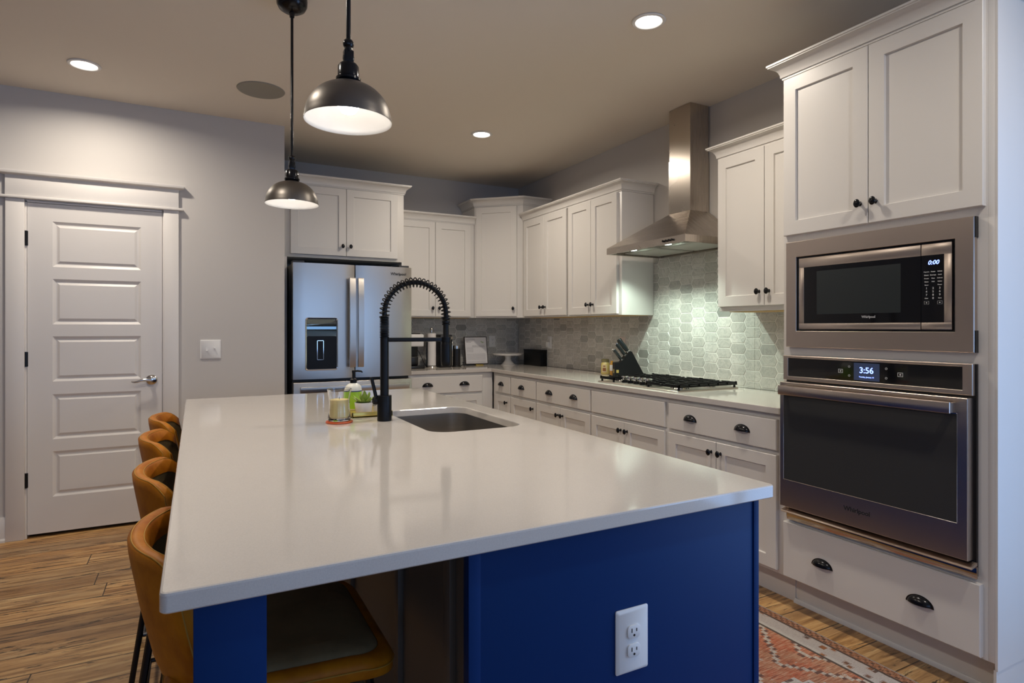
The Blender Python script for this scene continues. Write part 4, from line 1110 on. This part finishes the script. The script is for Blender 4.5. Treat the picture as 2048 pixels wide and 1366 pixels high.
# ------------------------------------------------------------------ pendants, downlights, speaker
def ring_lathe(prof, n):
    rings = [[(max(r_, 1e-4) * math.cos(2 * PI * i / n), max(r_, 1e-4) * math.sin(2 * PI * i / n), z_) for i in range(n)] for r_, z_ in prof]
    return B().loops(rings, cap0=False)
def pendant(name, label, x, y, zr):
    t = thing(name, label, 'pendant light', (x, y, zr), 0, 'black dome pendants over the island')
    top = ZC - .0005 - zr
    obj('canopy', B().lathe([(0, top), (.064, top), (.0655, top - .012), (.064, top - .035), (.055, top - .052), (.036, top - .064), (.012, top - .069), (.010, top - .088), (0, top - .088)], (0, 0, 0), 36), 'black', t)
    obj('rod', B().cyl((0, 0, .201), (0, 0, top - .06), .0062, n=14), 'black', t)
    obj('joint', B().ball((0, 0, .201), .0145, n=16).cyl((0, 0, .181), (0, 0, .194), .010).box(-.013, .013, -.009, .009, .146, .184, .003).cyl((-.014, 0, .164), (.014, 0, .164), .006), 'black', t)
    obj('socket_cup', B().lathe([(0, .150), (.022, .148), (.027, .141), (.0275, .114), (.032, .110), (.032, .104), (.028, .101), (.034, .096), (0, .096)], (0, 0, 0), 28), 'black', t)
    n = 18; Rr, Hh = .111, .098
    out = [(Rr * math.cos(PI / 2 * i / n) ** .85 if i < n else 0.0, Hh * math.sin(PI / 2 * i / n)) for i in range(n + 1)]
    inn = [(max(0, r_ - .002), max(0.0006, z_ - .002)) for r_, z_ in out]
    obj('shade', ring_lathe([(Rr + .0015, -.003), (Rr + .0015, .0)] + out[1:], 56), M['shade_out'], t)
    b = B(); rings = []
    for r_, z_ in [(Rr + .001, -.0032)] + inn:
        rings.append([(max(r_, 1e-4) * math.cos(2 * PI * i / 56), max(r_, 1e-4) * math.sin(2 * PI * i / 56), z_) for i in range(56)])
    b.loops(rings, cap0=False); obj('shade_lining', b, 'shadein', t)
    obj('bulb', B().lathe([(0, .018), (.018, .021), (.028, .035), (.029, .048), (.020, .066), (.014, .080), (.0135, .092), (0, .092)], (0, 0, 0), 24), 'bulb', t)
    d_ = bpy.data.lights.new('pendant_lamp', 'SPOT'); d_.energy = PEND_W; d_.color = LAMP; d_.spot_size = math.radians(150); d_.spot_blend = .35; d_.shadow_soft_size = .03
    lo = link(bpy.data.objects.new('pendant_lamp', d_)); lo.location = (x, y, zr + .008)
    return t
M['shade_out'] = mat('bronze_shade', (.17, .155, .14), .40, .95)
pendant('pendant_light', 'bigger-looking black dome pendant on a rod, nearer over the island', .356, 1.60, 1.830)
pendant('pendant_light', 'smaller-looking black dome pendant in front of the fridge cabinet', .377, 2.80, 1.832)

def downlight(x, y, label, seen=True):
    t = thing('recessed_light', label, 'ceiling light', (x, y, ZC), 0, 'recessed ceiling downlights')
    obj('trim_ring', B().lathe([(.062, -.0005), (.078, -.0005), (.080, -.003), (.076, -.007), (.064, -.008), (.060, -.004)], (0, 0, 0), 40), 'white', t)
    obj('lens', B().lathe([(0, -.0015), (.0615, -.0015), (.0615, -.0035), (0, -.0045)], (0, 0, 0), 40), 'lens', t)
    d_ = bpy.data.lights.new('ceiling_lamp', 'AREA'); d_.shape = 'DISK'; d_.size = .12; d_.energy = DOWN_W; d_.color = LAMP; d_.spread = math.radians(165)
    lo = link(bpy.data.objects.new('ceiling_lamp', d_)); lo.location = (x, y, ZC - .012)
    return t
downlight(1.906, 2.225, 'lit recessed ceiling light in front of the range hood chimney')
downlight(1.906, 4.110, 'lit recessed ceiling light nearest the room corner')
downlight(-.545, 4.050, 'lit recessed ceiling light above the white door')
downlight(-.545, 2.225, 'recessed ceiling light over the bar stools, above the picture frame')
downlight(1.906, .340, 'recessed ceiling light over the aisle before the oven tower, above the picture frame')
tag(obj('ceiling_speaker', B().lathe([(0, ZC - .0042), (.118, ZC - .0042), (.120, ZC - .005), (.134, ZC - .005), (.138, ZC - .0005), (0, ZC - .0005)], (.356, 3.98, 0), 56), mat('speaker_grille', (.30, .285, .25), .8)), 'round flush grey speaker grille in the ceiling', 'ceiling speaker')

# ------------------------------------------------------------------ rug
RX0, RX1, RY0, RY1 = 1.50, 2.302, .15, 2.75
M['rug'] = rug_mat((RX1 - RX0) / 2, (RY1 - RY0) / 2)
rg = obj('rug', B().loops([[(p[0], p[1], .0005) for p in rrect(-(RX1 - RX0) / 2, (RX1 - RX0) / 2, -(RY1 - RY0) / 2, (RY1 - RY0) / 2, .006, 3)], [(p[0], p[1], .007) for p in rrect(-(RX1 - RX0) / 2, (RX1 - RX0) / 2, -(RY1 - RY0) / 2, (RY1 - RY0) / 2, .006, 3)]]), 'rug')
rg.location = ((RX0 + RX1) / 2, (RY0 + RY1) / 2, 0)
tag(rg, 'worn coral and cream patterned runner rug between island and cabinets', 'rug')

# ------------------------------------------------------------------ bar stools
def make_stool(label, loc):
    t = thing('bar_stool', label, 'bar stool', loc, 0, 'tan leather bar stools along the island')
    # curved back: outer shell, inner pad
    def xr(z):   # rear line of the back, local x of the outer skin at mid width
        pts = [(.552, -.12), (.565, -.165), (.60, -.190), (.65, -.209), (.75, -.232), (.85, -.250), (.875, -.252)]
        for (za, xa), (zb, xb) in zip(pts, pts[1:]):
            if z <= zb: return xa + (xb - xa) * (z - za) / (zb - za)
        return pts[-1][1]
    ns, nz = 24, 16
    def surf(off, zt, zb, hw0):
        G = []
        for jz in range(nz + 1):
            z = zb + (zt - zb) * jz / nz
            row = []
            hw = hw0 + .010 * math.sin(PI * jz / nz)
            for i in range(ns + 1):
                s = -1 + 2 * i / ns
                drop = .030 * max(0, abs(s) - .72) ** 2 / .0784 * (jz / nz) ** 3
                x = xr(z) + off + .082 * abs(s) ** 2.2
                row.append((x, hw * s - math.copysign(off * .25 * abs(s) ** 3, s), z - drop))
            G.append(row)
        return G
    th = .034
    O = surf(0, .872, .556, .218); I = surf(th, .868, .60, .214)
    # outer shell with rolled rim
    b = B(); Ov = [b.verts(r) for r in O]
    for r0, r1 in zip(Ov, Ov[1:]):
        for i in range(ns): b.face([r0[i], r0[i + 1], r1[i + 1], r1[i]])
    def border(V): return [V[0][i] for i in range(ns + 1)][:1] and ([V[jz][0] for jz in range(nz + 1)] + [V[nz][i] for i in range(1, ns + 1)] + [V[jz][ns] for jz in range(nz - 1, -1, -1)])
    oc = border(O); ic_ = border(I)
    ob = border(Ov)
    prev = ob
    for q in (1, 2, 3, 4):
        u = q / 4; cur = []
        for (po, pi) in zip(oc, ic_):
            p = Vector(po).lerp(Vector(pi), u); bul = math.sin(PI * u) * .010
            mid = Vector((-.10, 0, .72)); dirv = Vector((0, p.y, (p.z - .68) * 1.0)); dirv = dirv.normalized() if dirv.length > 1e-5 else Vector((0, 0, 1))
            cur.append(b.bm.verts.new(p + dirv * bul))
        for i in range(len(cur) - 1): b.face([prev[i], prev[i + 1], cur[i + 1], cur[i]])
        prev = cur
    # rim returns a little way onto the inside
    cur = []
    I2 = surf(th + .001, .835, .60, .188); c2 = border(I2)
    for p in c2: cur.append(b.bm.verts.new(p))
    for i in range(len(cur) - 1): b.face([prev[i], prev[i + 1], cur[i + 1], cur[i]])
    back = obj('backrest', b, 'tan', t, smooth=70)
    b = B(); Iv = [b.verts(r) for r in surf(th - .001, .838, .60, .190)]
    for r0, r1 in zip(Iv, Iv[1:]):
        for i in range(ns): b.face([r0[i], r0[i + 1], r1[i + 1], r1[i]])
    obj('inner_pad', b, 'olive', back, smooth=70)
    st_ = B()
    for f_, dz_ in ((.18, .0025), (.82, .0025)):
        pts = []
        for (po, pi) in zip(oc[3:-3], ic_[3:-3]):
            p = Vector(po).lerp(Vector(pi), f_); dirv = Vector((0, p.y, (p.z - .68))).normalized()
            pts.append(p + dirv * (math.sin(PI * f_) * .010 + .0004))
        st_.tube(pts, .0012, 5)
    obj('seam', st_, 'thread', back)
    # two-tone seat: tan shell with a grey cushion let into it, front edge dipping
    def pad(ins, z):
        return [(p[0], p[1], z - .030 * max(0, (p[0] - .02) / .2) ** 2) for p in rrect(-.185 + ins, .238 - ins, -.238 + ins, .238 - ins, .085 - ins * .5, 8)]
    seat = obj('seat', B().loops([pad(.05, .600), pad(.012, .603), pad(0, .612), pad(0, .634), pad(.005, .643), pad(.016, .648), pad(.028, .646)], cap1=False), 'tan', t, smooth=60)
    obj('cushion', B().loops([pad(.027, .640), pad(.030, .648), pad(.042, .654), pad(.075, .658)], cap0=False), 'olive', seat, smooth=60)
    sm = B(); pp = [(p[0] * 1.003, p[1] * 1.003, p[2]) for p in pad(-.0008, .630)]
    sm.tube(pp + pp[:1], .0013, 5); obj('seam', sm, 'thread', seat)
    # metal under-frame
    for s in (-1, 1):
        obj('side_rail', B().tube([(-.15, s * .172, .590), (.15, s * .172, .590)], .009, 10), 'black', t)
        for x0, x1 in ((.15, .235), (-.15, -.265)):
            sg = 1 if x0 > 0 else -1
            pts = [(x0 - sg * .03, s * .172, .590), (x0, s * .172, .590), (x0 + sg * .02, s * .174, .586), (x0 + sg * .032, s * .178, .570)] + [(x0 + sg * .034 + (x1 - x0 - sg * .034) * u, s * (.179 + .05 * u), .558 - .554 * u) for u in (.02, .5, 1)]
            obj('leg', B().tube(pts, .0095, 10), 'black', t)
    fr_ = [(.214, -.206, .22), (.214, .206, .22), (-.222, .21, .22), (-.222, -.21, .22), (.214, -.206, .22)]
    fb = B()
    for p, q in zip(fr_, fr_[1:]): fb.cyl(p, q, .007, n=10)
    obj('footrest', fb, 'black', t)
    return t
s1 = make_stool('tan leather bar stool nearest the viewer at the near end of the island', (.133, 1.412, 0))
dup(s1, (.092, 2.030, 0), label='second tan leather bar stool from the near end of the island')
dup(s1, (.062, 2.650, 0), label='third tan leather bar stool from the near end of the island')
dup(s1, (.062, 3.190, 0), label='farthest tan leather bar stool at the island end by the door')
